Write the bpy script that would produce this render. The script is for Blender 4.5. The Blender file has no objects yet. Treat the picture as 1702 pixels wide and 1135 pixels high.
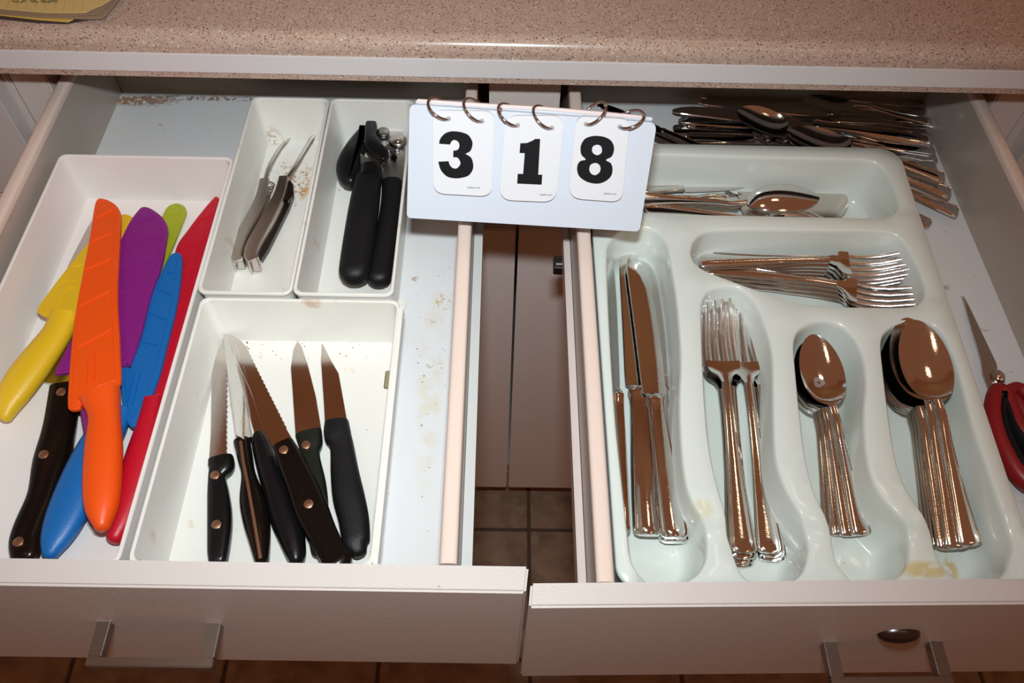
import bpy, bmesh, math, random
from mathutils import Vector, Matrix, geometry
random.seed(7)
V = Vector
# ------------------------------------------------------------------ camera
FPX, CX, CY = 1380.0, 851.0, 567.5
CAM = V((0, 0, 1.33))
yd = V((9, 1957, -1380)).normalized()
zd = V((36, 973, 1380)); zd = (zd - yd*zd.dot(yd)).normalized()
xd = yd.cross(zd)
RM = Matrix((xd, yd, zd))                  # camera space -> world
cd = bpy.data.cameras.new('camera'); cam = bpy.data.objects.new('camera', cd)
bpy.context.scene.collection.objects.link(cam)
cam.matrix_world = Matrix.Translation(CAM) @ RM.to_4x4()
cd.sensor_width = 36.0; cd.lens = FPX/1702*36.0; cd.clip_start = 0.01
bpy.context.scene.camera = cam
sc = bpy.context.scene
# ------------------------------------------------------------------ light
sc.view_settings.view_transform = 'Standard'; sc.view_settings.look = 'None'
sc.view_settings.gamma = 1; sc.view_settings.exposure = 0.0
sc.view_settings.use_curve_mapping = False
w = bpy.data.worlds.new('room'); sc.world = w; w.use_nodes = True
w.node_tree.nodes['Background'].inputs[0].default_value = (0.185, 0.070, 0.033, 1)
w.node_tree.nodes['Background'].inputs[1].default_value = 1.0
def lamp(name, loc, energy, col, size, tgt, spread=180):
    l = bpy.data.lights.new(name, 'AREA'); l.shape = 'RECTANGLE'
    l.size, l.size_y = size; l.energy = energy; l.color = col; l.spread = math.radians(spread)
    o = bpy.data.objects.new(name, l); sc.collection.objects.link(o)
    o.location = loc; o.rotation_euler = (V(tgt)-V(loc)).to_track_quat('-Z', 'Y').to_euler()
    return o
up = RM @ V((0, 1, 0))
lamp('camera_flash', CAM + up*0.078, 2.2, (0.87, 0.965, 1.0), (0.045, 0.02), (-0.12, 0.40, 0.85), 125)
lamp('ceiling_lamp', (-0.5, 0.1, 2.5), 0.75, (1.0, 0.76, 0.48), (0.24, 0.24), (0, 0.2, 0))
lamp('ceiling_lamp', (0.45, 0.75, 2.45), 0.6, (1.0, 0.76, 0.48), (0.2, 0.2), (0.4, 0.5, 0))
lamp('ceiling_lamp', (0.9, -0.7, 2.5), 0.75, (1.0, 0.76, 0.48), (0.24, 0.24), (0.5, -0.3, 0))

# ------------------------------------------------------------------ pixel rays (photo as 1702 x 1135)
def ray(x, y): return RM @ V(((x-CX)/FPX, -(y-CY)/FPX, -1.0))
def pz(x, y, z): d = ray(x, y); return CAM + d*((z-CAM.z)/d.z)
def py_(x, y, Y): d = ray(x, y); return CAM + d*(Y/d.y)
def hit(x, y, p0, n): d = ray(x, y); return CAM + d*((p0-CAM).dot(n)/d.dot(n))

# ------------------------------------------------------------------ materials
MT = {}
def mat(name, col, rough=0.5, metal=0.0, noise=None, bump=None, stains=None, spec=0.5, coat=0.0, aniso=None):
    m = bpy.data.materials.new(name); m.use_nodes = True; MT[name] = m
    nt = m.node_tree; N = nt.nodes; L = nt.links; b = N['Principled BSDF']
    b.inputs['Base Color'].default_value = (*col, 1); b.inputs['Roughness'].default_value = rough
    b.inputs['Metallic'].default_value = metal; b.inputs['Specular IOR Level'].default_value = spec
    b.inputs['Coat Weight'].default_value = coat
    tc = N.new('ShaderNodeTexCoord'); last = None
    def rgb(c):
        n = N.new('ShaderNodeRGB'); n.outputs[0].default_value = (*c, 1); return n.outputs[0]
    def tex(scale, detail=3, stretch=None, kind='ShaderNodeTexNoise'):
        t = N.new(kind); t.inputs['Scale'].default_value = scale
        if kind == 'ShaderNodeTexNoise': t.inputs['Detail'].default_value = detail
        src = tc.outputs['Object']
        if stretch:
            mp = N.new('ShaderNodeMapping'); mp.inputs['Scale'].default_value = stretch
            L.new(src, mp.inputs[0]); src = mp.outputs[0]
        L.new(src, t.inputs['Vector']); return t
    last = rgb(col)
    def over(facsock, lo, hi, c, amt=1.0):
        nonlocal last
        r = N.new('ShaderNodeMapRange'); r.inputs[1].default_value = lo; r.inputs[2].default_value = hi
        r.inputs[4].default_value = amt; r.clamp = True
        L.new(facsock, r.inputs[0])
        mx = N.new('ShaderNodeMix'); mx.data_type = 'RGBA'
        L.new(r.outputs[0], mx.inputs[0]); L.new(last, mx.inputs[6])
        mx.inputs[7].default_value = (*c, 1); last = mx.outputs[2]
    for (sc_, lo, hi, c, amt, *st) in (noise or []):
        t = tex(sc_, 4, st[0] if st else None); over(t.outputs[0], lo, hi, c, amt)
    for (sc_, lo, hi, c, amt) in (stains or []):        # voronoi dots broken up by noise
        t = tex(sc_, kind='ShaderNodeTexVoronoi'); over(t.outputs['Distance'], lo, hi, c, amt)
    L.new(last, b.inputs['Base Color'])
    if bump:
        t = tex(bump[0], 2, bump[2] if len(bump) > 2 else None)
        bp = N.new('ShaderNodeBump'); bp.inputs['Strength'].default_value = bump[1]; bp.inputs['Distance'].default_value = 0.001
        L.new(t.outputs[0], bp.inputs['Height']); L.new(bp.outputs[0], b.inputs['Normal'])
    return m
mat('paint', (0.66, 0.57, 0.53), 0.45, noise=[(25, .5, .75, (0.70, 0.60, 0.53), .5), (260, .735, .75, (0.10, 0.09, 0.08), .8)], bump=(160, .25))
mat('paint_trim', (0.72, 0.58, 0.50), 0.4, noise=[(300, .74, .76, (0.12, 0.10, 0.09), .8)], bump=(160, .2))
mat('front_paint', (0.60, 0.545, 0.515), 0.4, noise=[(12, .45, .7, (0.62, 0.55, 0.51), .5), (330, .75, .765, (0.15, 0.1, 0.12), .7)], bump=(1100, .22))
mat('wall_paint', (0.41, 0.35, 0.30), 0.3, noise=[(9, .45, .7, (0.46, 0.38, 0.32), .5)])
mat('back_shaded', (0.23, 0.18, 0.125), 0.5, noise=[(40, .55, .75, (0.2, 0.14, 0.08), .7)])  # drawer backs: countertop's shadow put into the colour
mat('dark_underside', (0.05, 0.03, 0.018), 0.8)
mat('rail_paint', (0.62, 0.62, 0.60), 0.4)
mat('rail_pink', (0.66, 0.55, 0.51), 0.4, noise=[(9, .7, .72, (0.75, 0.45, 0.1), .5)])
mat('liner', (0.73, 0.725, 0.735), 0.4, noise=[(9, .5, .8, (0.70, 0.66, 0.58), .5), (70, .68, .74, (0.35, 0.17, 0.06), .6), (420, .73, .75, (0.08, 0.05, 0.03), .9)])
mat('bin_white', (0.78, 0.765, 0.71), 0.3, noise=[(8, .55, .8, (0.72, 0.66, 0.54), .4), (45, .66, .76, (0.5, 0.25, 0.08), .55), (330, .74, .76, (0.2, 0.11, 0.05), .8)])
mat('bin_pink', (0.80, 0.75, 0.72), 0.34, noise=[(10, .6, .85, (0.74, 0.66, 0.52), .4), (280, .76, .78, (0.3, 0.2, 0.1), .6)])
mat('tray_plastic', (0.70, 0.75, 0.70), 0.2, noise=[(7, .5, .8, (0.73, 0.73, 0.62), .45), (36, .72, .78, (0.62, 0.46, 0.16), .5), (420, .76, .78, (0.2, 0.15, 0.08), .8)], coat=.3)
mat('steel', (0.78, 0.77, 0.76), 0.08, 1.0, noise=[(500, .6, .75, (0.6, 0.57, 0.53), .5)], bump=(900, .04))
mat('wall_beige', (0.72, 0.56, 0.41), 0.8, bump=(90, .2))
mat('steel_worn', (0.82, 0.80, 0.79), 0.2, 1.0, bump=(1500, .25))
mat('ring_metal', (0.55, 0.53, 0.55), 0.14, 1.0)
mat('water_mark', (0.30, 0.27, 0.25), 0.55, 0.4)
mat('steel_pale', (0.72, 0.70, 0.67), 0.34, 1.0)
mat('steel_satin', (0.62, 0.58, 0.54), 0.22, 1.0, bump=(500, .15, (1, 6, 1)))
mat('steel_blade', (0.72, 0.68, 0.64), 0.14, 1.0, bump=(700, .06, (6, 1, 1)))
mat('nickel', (0.34, 0.31, 0.29), 0.3, 1.0)
mat('dark_metal', (0.12, 0.11, 0.11), 0.3, 1.0)
mat('copper', (0.42, 0.24, 0.15), 0.35, 0.9)
mat('black_plastic', (0.005, 0.005, 0.006), 0.3, spec=.35)
mat('black_wood', (0.006, 0.004, 0.003), 0.22, spec=.22, noise=[(60, .5, .8, (0.03, 0.012, 0.007), .7, (1, .15, 1))])
mat('black_rubber', (0.006, 0.006, 0.007), 0.5, spec=.3, bump=(900, .2))
mat('green_black', (0.010, 0.012, 0.008), 0.4, spec=.3)
mat('orange', (0.86, 0.09, 0.004), 0.42, bump=(700, .12))
mat('yellow', (0.74, 0.47, 0.012), 0.42, bump=(700, .12))
mat('purple', (0.23, 0.012, 0.20), 0.42, bump=(700, .12))
mat('green', (0.36, 0.40, 0.015), 0.42, bump=(700, .12))
mat('blue', (0.004, 0.13, 0.42), 0.42, bump=(700, .12))
mat('red', (0.50, 0.004, 0.02), 0.42, bump=(700, .12))
mat('board', (0.60, 0.645, 0.72), 0.45, noise=[(25, .74, .78, (0.6, 0.55, 0.42), .5)])
mat('board_edge', (0.74, 0.62, 0.60), 0.6)
mat('card', (0.70, 0.705, 0.73), 0.4)
mat('card_edge', (0.45, 0.40, 0.34), 0.6)
mat('ink', (0.004, 0.004, 0.005), 0.6, spec=.2)
mat('paper_yellow', (0.60, 0.44, 0.17), 0.7)
mat('paper_gold', (0.62, 0.40, 0.08), 0.7)
mat('paper_tan', (0.28, 0.19, 0.12), 0.7)
mat('cover', (0.05, 0.03, 0.03), 0.7)
mat('felt', (0.30, 0.24, 0.13), 0.9, bump=(900, .5))
mat('strip_white', (0.66, 0.63, 0.63), 0.35)
mat('crumb', (0.30, 0.14, 0.05), 0.9)
mat('crumb_dark', (0.06, 0.03, 0.015), 0.9)
mat('grout', (0.10, 0.06, 0.04), 0.9)
mat('tile', (0.30, 0.20, 0.13), 0.45, noise=[(14, .42, .62, (0.15, 0.085, 0.05), .8), (40, .5, .7, (0.40, 0.29, 0.2), .5)], bump=(40, .5))
mat('shears_red', (0.26, 0.008, 0.012), 0.4)
def stone():
    m = mat('stone', (0.44, 0.315, 0.25), 0.22, noise=[(60, .35, .65, (0.50, 0.37, 0.30), .6)])
    nt = m.node_tree; N = nt.nodes; L = nt.links; b = N['Principled BSDF']
    tc = N.new('ShaderNodeTexCoord'); src = b.inputs['Base Color'].links[0].from_socket
    for scale, thr, sel, col in ((210, .26, .80, (0.60, 0.50, 0.42)), (330, .30, .80, (0.20, 0.11, 0.075)), (520, .34, .80, (0.12, 0.08, 0.07)), (700, .4, .62, (0.60, 0.46, 0.37)), (620, .36, .72, (0.34, 0.20, 0.14))):
        mp = N.new('ShaderNodeMapping'); mp.inputs['Location'].default_value = (scale, sel*9, thr)
        L.new(tc.outputs['Object'], mp.inputs[0])
        v = N.new('ShaderNodeTexVoronoi'); v.inputs['Scale'].default_value = scale*1.3; L.new(mp.outputs[0], v.inputs['Vector'])
        r1 = N.new('ShaderNodeMapRange'); r1.inputs[1].default_value = thr+.08; r1.inputs[2].default_value = thr; L.new(v.outputs['Distance'], r1.inputs[0])
        sp = N.new('ShaderNodeSeparateColor'); L.new(v.outputs['Color'], sp.inputs[0])
        r2 = N.new('ShaderNodeMapRange'); r2.inputs[1].default_value = sel; r2.inputs[2].default_value = sel+.03; L.new(sp.outputs[0], r2.inputs[0])
        mu = N.new('ShaderNodeMath'); mu.operation = 'MULTIPLY'; L.new(r1.outputs[0], mu.inputs[0]); L.new(r2.outputs[0], mu.inputs[1])
        mx = N.new('ShaderNodeMix'); mx.data_type = 'RGBA'; L.new(mu.outputs[0], mx.inputs[0]); L.new(src, mx.inputs[6]); mx.inputs[7].default_value = (*col, 1); src = mx.outputs[2]
    L.new(src, b.inputs['Base Color'])
stone()

# ------------------------------------------------------------------ object helpers
COL = sc.collection
def root_loc(o):
    while o.parent: o = o.parent
    return o.location
def obj(name, vf, m, parent=None, smooth=False, auto=None, kind=None, label=None):
    vs, fs = vf
    off = root_loc(parent) if parent else V((0, 0, 0))
    me = bpy.data.meshes.new(name); me.from_pydata([tuple(V(v)-off) for v in vs], [], fs)
    bm = bmesh.new(); bm.from_mesh(me); bmesh.ops.recalc_face_normals(bm, faces=bm.faces)
    if smooth:
        lim = math.radians(auto or 40)
        for e in bm.edges: e.smooth = not (len(e.link_faces) == 2 and e.calc_face_angle(0) > lim)
        for f in bm.faces: f.smooth = True
    bm.to_mesh(me); bm.free()
    me.materials.append(MT[m])
    o = bpy.data.objects.new(name, me); COL.objects.link(o)
    if parent: o.parent = parent
    if kind: o['kind'] = kind
    if label: o['label'] = label
    return o
def thing(name, label, cat, loc, group=None):
    o = bpy.data.objects.new(name, None); COL.objects.link(o); o.location = loc; o.empty_display_size = .02
    o['label'] = label; o['category'] = cat
    if group: o['group'] = group
    return o
def tag(o, label, cat, group=None):
    o['label'] = label; o['category'] = cat
    if group: o['group'] = group
    return o
def join(*vfs):
    vs, fs = [], []
    for v, f in vfs:
        n = len(vs); vs += list(v); fs += [tuple(i+n for i in q) for q in f]
    return vs, fs
def box(x0, x1, y0, y1, z0, z1, b=0.0):
    if b <= 0:
        vs = [V((x, y, z)) for z in (z0, z1) for (x, y) in ((x0, y0), (x1, y0), (x1, y1), (x0, y1))]
        return vs, [(0, 3, 2, 1), (4, 5, 6, 7), (0, 1, 5, 4), (1, 2, 6, 5), (2, 3, 7, 6), (3, 0, 4, 7)]
    bm = bmesh.new(); bmesh.ops.create_cube(bm, size=1)
    for v in bm.verts: v.co = V(((x0+x1)/2+v.co.x*(x1-x0), (y0+y1)/2+v.co.y*(y1-y0), (z0+z1)/2+v.co.z*(z1-z0)))
    bmesh.ops.bevel(bm, geom=list(bm.edges), offset=b, segments=2, affect='EDGES')
    r = ([v.co.copy() for v in bm.verts], [tuple(v.index for v in f.verts) for f in bm.faces]); bm.free(); return r
def hexa(bot, top, b=0.0):
    """box from 4 bottom and 4 top points"""
    vs = [V(p) for p in bot]+[V(p) for p in top]
    fs = [(0, 3, 2, 1), (4, 5, 6, 7), (0, 1, 5, 4), (1, 2, 6, 5), (2, 3, 7, 6), (3, 0, 4, 7)]
    if b <= 0: return vs, fs
    bm = bmesh.new(); bv = [bm.verts.new(v) for v in vs]
    for f in fs: bm.faces.new([bv[i] for i in f])
    bmesh.ops.bevel(bm, geom=list(bm.edges), offset=b, segments=3, affect='EDGES'); bm.verts.index_update()
    r = ([v.co.copy() for v in bm.verts], [tuple(v.index for v in f.verts) for f in bm.faces]); bm.free(); return r
def catmull(pts, n=6, closed=True):
    P = [V(p) for p in pts]; out = []; m = len(P)
    for i in range(m if closed else m-1):
        if closed: p0, p1, p2, p3 = P[i-1], P[i], P[(i+1) % m], P[(i+2) % m]
        else: p0, p1, p2, p3 = P[max(i-1, 0)], P[i], P[i+1], P[min(i+2, m-1)]
        for k in range(n):
            t = k/n
            out.append(0.5*((2*p1)+(p2-p0)*t+(2*p0-5*p1+4*p2-p3)*t*t+(3*p1-p0-3*p2+p3)*t**3))
    if not closed: out.append(P[-1])
    return out
def area2(p): return sum(p[i-1].x*p[i].y-p[i].x*p[i-1].y for i in range(len(p)))/2
def inset(P, d):
    """offset closed outline inward by d in XY (keeps z)"""
    s = 1 if area2(P) > 0 else -1; out = []
    for i in range(len(P)):
        a, b, c = P[i-1], P[i], P[(i+1) % len(P)]
        e1 = V((b.x-a.x, b.y-a.y)); e2 = V((c.x-b.x, c.y-b.y))
        if e1.length < 1e-9: e1 = e2
        if e2.length < 1e-9: e2 = e1
        e1.normalize(); e2.normalize()
        n1 = V((-e1.y, e1.x)); n2 = V((-e2.y, e2.x)); n = n1+n2
        if n.length < 1e-6: n = n1
        n.normalize(); k = max(n.dot(n1), .6)
        out.append(V((b.x+s*n.x*d/k, b.y+s*n.y*d/k, b.z)))
    return out
def rings(rs, cap0=True, cap1=True):
    n = len(rs[0]); vs = [p for r in rs for p in r]; fs = []
    for i in range(len(rs)-1):
        for j in range(n):
            k = (j+1) % n; fs.append((i*n+j, i*n+k, (i+1)*n+k, (i+1)*n+j))
    if cap0: fs.append(tuple(range(n))[::-1])
    if cap1: fs.append(tuple(range((len(rs)-1)*n, len(rs)*n)))
    return vs, fs
def slab(P, t, b=0.0004, groove=None):
    """thin solid with outline P (upper side), thickness t downwards, bevelled rim"""
    dn = lambda Q, d: [V((p.x, p.y, p.z-d)) for p in Q]
    return rings([dn(inset(P, b), t), dn(P, t-b), dn(P, b), inset(P, b)])
def pillow(P, t, r=0.004, k=.5):
    dn = lambda Q, d: [V((p.x, p.y, p.z-d)) for p in Q]
    rs = [dn(inset(P, r*.5), t), dn(P, t*.8), dn(P, t*.45)]
    for a in (20, 45, 70, 90):
        a = math.radians(a); rs.append(dn(inset(P, r*(1-math.cos(a))), t*.45*(1-math.sin(a))))
    return rings(rs)
def frame_dirs(path):
    out = []
    for i in range(len(path)):
        a = path[max(i-1, 0)]; b = path[min(i+1, len(path)-1)]; out.append((b-a).normalized())
    return out
def loft(st, n=14, pw=2.0, endr=True):
    """stations (centre, halfwidth, halfthick) -> closed body, width horizontal across, superellipse power pw"""
    path = [V(s[0]) for s in st]; D = frame_dirs(path); rs = []
    for (c, hw, ht), d in zip(st, D):
        x = d.cross(V((0, 0, 1))).normalized(); z = x.cross(d).normalized(); r = []
        for k in range(n):
            a = 2*math.pi*k/n; ca, sa = math.cos(a), math.sin(a)
            r.append(V(c)+x*hw*math.copysign(abs(ca)**(2/pw), ca)+z*ht*math.copysign(abs(sa)**(2/pw), sa))
        rs.append(r)
    return rings(rs)
def tube(path, r, n=8, closed=False):
    P = [V(p) for p in path]; rs = []; prev = None
    m = len(P)
    for i in range(m):
        d = (P[(i+1) % m]-P[i-1]).normalized() if closed else (P[min(i+1, m-1)]-P[max(i-1, 0)]).normalized()
        if prev is None: prev = d.orthogonal().normalized()
        prev = (prev-d*prev.dot(d)).normalized(); q = d.cross(prev)
        rr = r[i] if isinstance(r, (list, tuple)) else r
        rs.append([P[i]+prev*rr*math.cos(2*math.pi*k/n)+q*rr*math.sin(2*math.pi*k/n) for k in range(n)])
    if closed: rs.append(rs[0]); return rings(rs, False, False)
    return rings(rs)
def disc(c, r, h, n=20, dome=0.0, axis=V((0, 0, 1)), ry=None, bev=.15):
    axis = V(axis).normalized(); x = axis.orthogonal().normalized()
    if abs(axis.z) > .9: x = V((1, 0, 0)); x = (x-axis*x.dot(axis)).normalized()
    elif ry: x = V((1, 0, 0)); x = (x-axis*x.dot(axis)).normalized()
    y = axis.cross(x); ry = ry or r; c = V(c)
    prof = [(1, 0), (1, 1-bev), (1-bev*.5, 1)]
    if dome: prof = [(1, 0), (1, .35), (.93, .6), (.75, .82), (.45, .96), (.15, 1)]
    return rings([[c+x*r*s*math.cos(2*math.pi*k/n)+y*ry*s*math.sin(2*math.pi*k/n)+axis*h*t for k in range(n)] for s, t in prof])
def sphere(c, r, n=10):
    rs = []
    for i in range(1, n//2+1):
        a = math.pi*i/(n//2+1); rs.append([V(c)+V((r*math.sin(a)*math.cos(2*math.pi*k/n), r*math.sin(a)*math.sin(2*math.pi*k/n), -r*math.cos(a))) for k in range(n)])
    return rings(rs)
def copy_tree(o, parent=None):
    c = o.copy(); COL.objects.link(c)
    if parent: c.parent = parent
    for ch in list(KIDS.get(o.name, [])): KIDS.setdefault(c.name, []).append(copy_tree(ch, c))
    return c
KIDS = {}

# ------------------------------------------------------------------ heights
ZT, ZF, ZR = 0.87, 0.80, 0.85            # drawer rim, drawer floor, rim of bins and tray

# ================================================================== SETTING
fl = obj('floor', box(-1.6, 1.8, -1.0, 1.3, -0.02, -0.003), 'grout'); fl['kind'] = 'structure'
tm = None
for i in range(-5, 6):
    for j in range(-6, 3):
        x0 = 0.0548+i*0.2325; y0 = 0.5495+j*0.212
        if tm is None:
            o = obj('tile', box(.003, .2295, .003, .209, -.006, 0, .0015), 'tile', fl); tm = o.data
        else:
            o = bpy.data.objects.new('tile', tm); COL.objects.link(o); o.parent = fl
        o.location = (x0, y0, random.uniform(-.0006, .0002))
        me = o.data

wb = obj('wall_back', box(-1.6, 1.8, 1.25, 1.27, 0, 2.6), 'wall_beige'); wb['kind'] = 'structure'
# countertop ---------------------------------------------------------------
ct = thing('countertop', 'speckled tan stone countertop with a white stripe inlaid along its rounded front edge', 'countertop', (0, .55, .907))
prof = [(.55, .907), (.55, .9345)]
for a in range(0, 91, 15):
    a = math.radians(a); prof.append((.562-.012*math.cos(a), .9345+.011*math.sin(a)))
prof += [(1.25, .9455), (1.25, .907)]
vs = [V((x, y, z)) for x in (-1.5, 1.7) for (y, z) in prof]; n = len(prof)
fs = [(i, (i+1) % n, n+(i+1) % n, n+i) for i in range(n)]+[tuple(range(n)), tuple(range(n, 2*n))]
obj('slab', (vs, fs), 'stone', ct, True, 25)
obj('dark_underside', box(-1.49, 1.69, .562, 1.24, .9065, .9072), 'dark_underside', ct, label='dark board underside, added to darken reflections in the cutlery')  # unseen sheet added so the heap behind the tray reflects dark
obj('edge_strip', box(-1.5, 1.7, .5488, .556, .9125, .9292, .0004), 'strip_white', ct, label='glossy white inlaid stripe')

# cabinets -----------------------------------------------------------------
YS, YDR = .595, .58
cb = thing('base_cabinet', 'cream painted base cabinet that the two open drawers slide out of', 'cabinet', (0, YS, .1))
def part(name, x0, x1, y0, y1, z0, z1, m='paint', p=None, b=.0015, **k): return obj(name, box(x0, x1, y0, y1, z0, z1, b), m, p or cb, **k)
part('stile', -.0122, .0501, YS, YS+.02, .70, .9065)
part('stile', -.4245, -.3935, YS, YS+.02, .10, .9065)
part('stile', .4325, .4650, YS, YS+.02, .10, .9065)
part('rail', -.393, -.0125, YS, YS+.02, .882, .9065); part('rail', .0505, .432, YS, YS+.02, .882, .9065)
part('rail', -.393, .432, YS, YS+.02, .69, .712)
part('door', -.405, .0152, YDR, YDR+.0145, .0985, .705); part('door', .0182, .448, YDR, YDR+.0145, .0985, .705)
part('side_panel', -.4245, -.4065, YS+.021, 1.2, .0, .9065); part('side_panel', .447, .465, YS+.021, 1.2, .0, .9065)
part('back_panel', -.406, .4465, 1.18, 1.19, .10, .9065); part('bottom_panel', -.406, .4465, YS+.021, 1.18, .10, .115)
part('toe_board', -.406, .4465, .655, .67, .0, .099)
lc = thing('base_cabinet', 'pale cabinet at the far left beyond the drawer, drawer front above a door', 'cabinet', (-.7, YS, .1))
sz = py_(25, 318, YDR).z
part('stile', -.9, -.426, YS, YS+.02, .1, .9065, p=lc)
part('drawer_front', -.88, -.4305, YDR-.004, YS-.0005, sz+.0012, .885, 'front_paint', p=lc)
part('door', -.88, -.4305, YDR-.004, YS-.0005, .10, sz-.0012, 'front_paint', p=lc)
rc = thing('base_cabinet', 'pale cabinet at the far right edge beyond the silverware drawer', 'cabinet', (.7, YS, .1))
part('stile', .466, 1.0, YS, YS+.02, .1, .9065, p=rc)
part('drawer_front', .4745, .98, YDR-.004, YS-.0005, .74, .885, 'front_paint', p=rc)
part('door', .4745, .98, YDR-.004, YS-.0005, .10, .737, 'front_paint', p=rc)

# drawers ------------------------------------------------------------------
def drawer(label, x0, x1, fb, ff, fx, yback, hole, rail):
    """x0,x1 inner faces; fb/ff = front board back / front top-edge points (left, right)"""
    d = thing('drawer', label, 'drawer', ((x0+x1)/2, .2, .79))
    t = .0105; yf = max(fb[0][1], fb[1][1])
    ya = min(fb[0][1], fb[1][1])+.0
    for a_, b_ in ((x0-t, x0), (x1, x1+t)):
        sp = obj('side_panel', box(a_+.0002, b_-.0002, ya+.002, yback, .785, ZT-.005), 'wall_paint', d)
        pr = [(a_, ZT-.006), (b_, ZT-.006)]+[((a_+b_)/2+(b_-a_)/2*math.copysign(abs(math.cos(u))**.6, math.cos(u)), ZT-.0045+.0045*math.sin(u)**.6) for u in [math.pi*k/14 for k in range(15)]]
        obj('edge_banding', rings([[V((x, y, z)) for x, z in pr] for y in (ya+.001, yback+.0005)]), 'paint_trim', sp, True, 50, label='pinkish cream rounded top edge')
    obj('back_panel', box(x0, x1, yback-.012, yback, .785, ZT-.004, .001), 'back_shaded', d)
    obj('bottom_panel', box(x0-.004, x1+.004, ya, yback-.012, ZF-.006, ZF), 'liner', d)
    zb = .715
    bot = [(ff[0][0], ff[0][1], zb), (ff[1][0], ff[1][1], zb), (fb[1][0], fb[1][1], zb), (fb[0][0], fb[0][1], zb)]
    top = [(p[0], p[1], ZT) for p in bot]
    obj('drawer_front', hexa(bot, top, .0015), 'front_paint', d)
    return d
LD = drawer('left open drawer holding white bins of knives, cream painted', -.3715, -.0325, [(-.62, .1715), (.0188, .1683)], [(-.62, .1558), (.0170, .1527)], 0, .675, 0, 0)
RD = drawer('right open drawer holding the moulded silverware tray, cream painted', .0675, .4105, [(.0197, .1586), (.62, .1713)], [(.0185, .1446), (.62, .1555)], 0, .675, 0, 0)
obj('runner', box(-.0219, -.0150, .172, .60, .800, .820, .0008), 'rail_paint', LD, label='pale grey runner along the outer side')
obj('runner', box(-.3895, -.3825, .172, .60, .800, .820, .0008), 'rail_paint', LD)
obj('runner', box(.0515, .0568, .163, .60, .800, .820, .0008), 'rail_pink', RD, label='pinkish runner along the outer side')
obj('runner', box(.4215, .4285, .163, .60, .800, .820, .0008), 'rail_pink', RD)
rp = pz(932, 436, .80)
obj('roller', join(box(rp.x-.006, rp.x+.0055, rp.y-.006, rp.y+.008, .790, .800, .001), tube([(rp.x-.004, rp.y, .795), (rp.x+.005, rp.y, .795)], .006, 12)), 'dark_metal', RD, label='small dark metal roller')

def pull(dr, xl, xr, zt, yf, sl):
    """rectangular bar pull: two legs and a bar"""
    h = .008; out = .021
    fy = lambda x: yf+sl*x
    path = []
    L0 = box(xl, xl+.0085, fy(xl)-out, fy(xl)+.001, zt-h, zt, .0006); L1 = box(xr-.0085, xr, fy(xr)-out, fy(xr)+.001, zt-h, zt, .0006)
    obj('handle', join(L0, L1, hexa([(xl, fy(xl)-out-.0055, zt-h), (xr, fy(xr)-out-.0055, zt-h), (xr, fy(xr)-out, zt-h), (xl, fy(xl)-out, zt-h)],
        [(xl, fy(xl)-out-.0055, zt), (xr, fy(xr)-out-.0055, zt), (xr, fy(xr)-out, zt), (xl, fy(xl)-out, zt)], .0006)), 'nickel', dr, True, 30, label='brushed grey metal bar handle')
a = py_(160, 1032, .154); b = py_(369, 1037, .154)
pull(LD, a.x, b.x, a.z-.001, .1528, -.005)
a = py_(1370, 1067, .1478); b = py_(1574, 1066, .1478)
pull(RD, a.x, b.x, a.z-.001, .1443, .0182)
k = py_(1493, 1052, .149)
obj('knob', disc((k.x, k.y+.0015, k.z), .0130, .007, 28, 1, V((-.018, -1, 0)), ry=.0095), 'dark_metal', RD, True, 50, label='small dark oval metal knob')

# ================================================================== BINS
def rrect(x0, x1, y0, y1, z, r=.006, n=4):
    P = []
    for cx, cy, a0 in ((x1-r, y1-r, 0), (x0+r, y1-r, 90), (x0+r, y0+r, 180), (x1-r, y0+r, 270)):
        for k in range(n+1):
            a = math.radians(a0+90*k/n); P.append(V((cx+r*math.cos(a), cy+r*math.sin(a), z)))
    return P
def bin_(label, x0, x1, y0, y1, m, zr=ZR, zb=.8008, taper=.003, group='white modular drawer bins'):
    t = .0013
    def R(d, z, r=.006): return rrect(x0+d, x1-d, y0+d, y1-d, z, r)
    rs = [R(taper, zb), R(.0012, zr-.006), R(0.0012, zr-.003), R(0, zr-.0026), R(0, zr-.0006), R(.0005, zr), R(.0018, zr), R(.0024, zr-.0006), R(.0024+.0002, zr-.003), R(taper+t+.0006, zb+.004), R(taper+t+.0012, zb+.0023), R(taper+t+.003, zb+.0016)]
    r = thing('drawer_bin', label, 'drawer bin', ((x0+x1)/2, (y0+y1)/2, zb), group)
    obj('body', rings(rs), m, r, True, 40)
    return r
def X_(p, z=ZR): return pz(*p, z).x
xa = X_((97, 261)); yb = pz(300, 259, ZR).y
n1l = X_((372, 325)); n1r = X_((518, 320)); n2r = X_((671, 330)); yn = pz(450, 161, ZR).y; yn0 = pz(450, 488, ZR).y
wl = X_((272, 715)); wr = X_((645, 700)); yw = pz(450, 494, ZR).y
YF0 = .1735
B1 = bin_('long white bin on the left holding colourful sheathed knives', xa, min(n1l, wl)-.0006, YF0, yb, 'bin_pink')
B2 = bin_('narrow white bin holding the steel spring tool', n1l, n1r-.0004, yn0, yn, 'bin_white')
B3 = bin_('narrow white bin holding the black can opener', n1r+.0004, n2r, yn0, yn, 'bin_white')
B4 = bin_('wide white bin at the front holding black handled kitchen knives', wl, wr, YF0, yw-.0006, 'bin_white')
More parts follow.
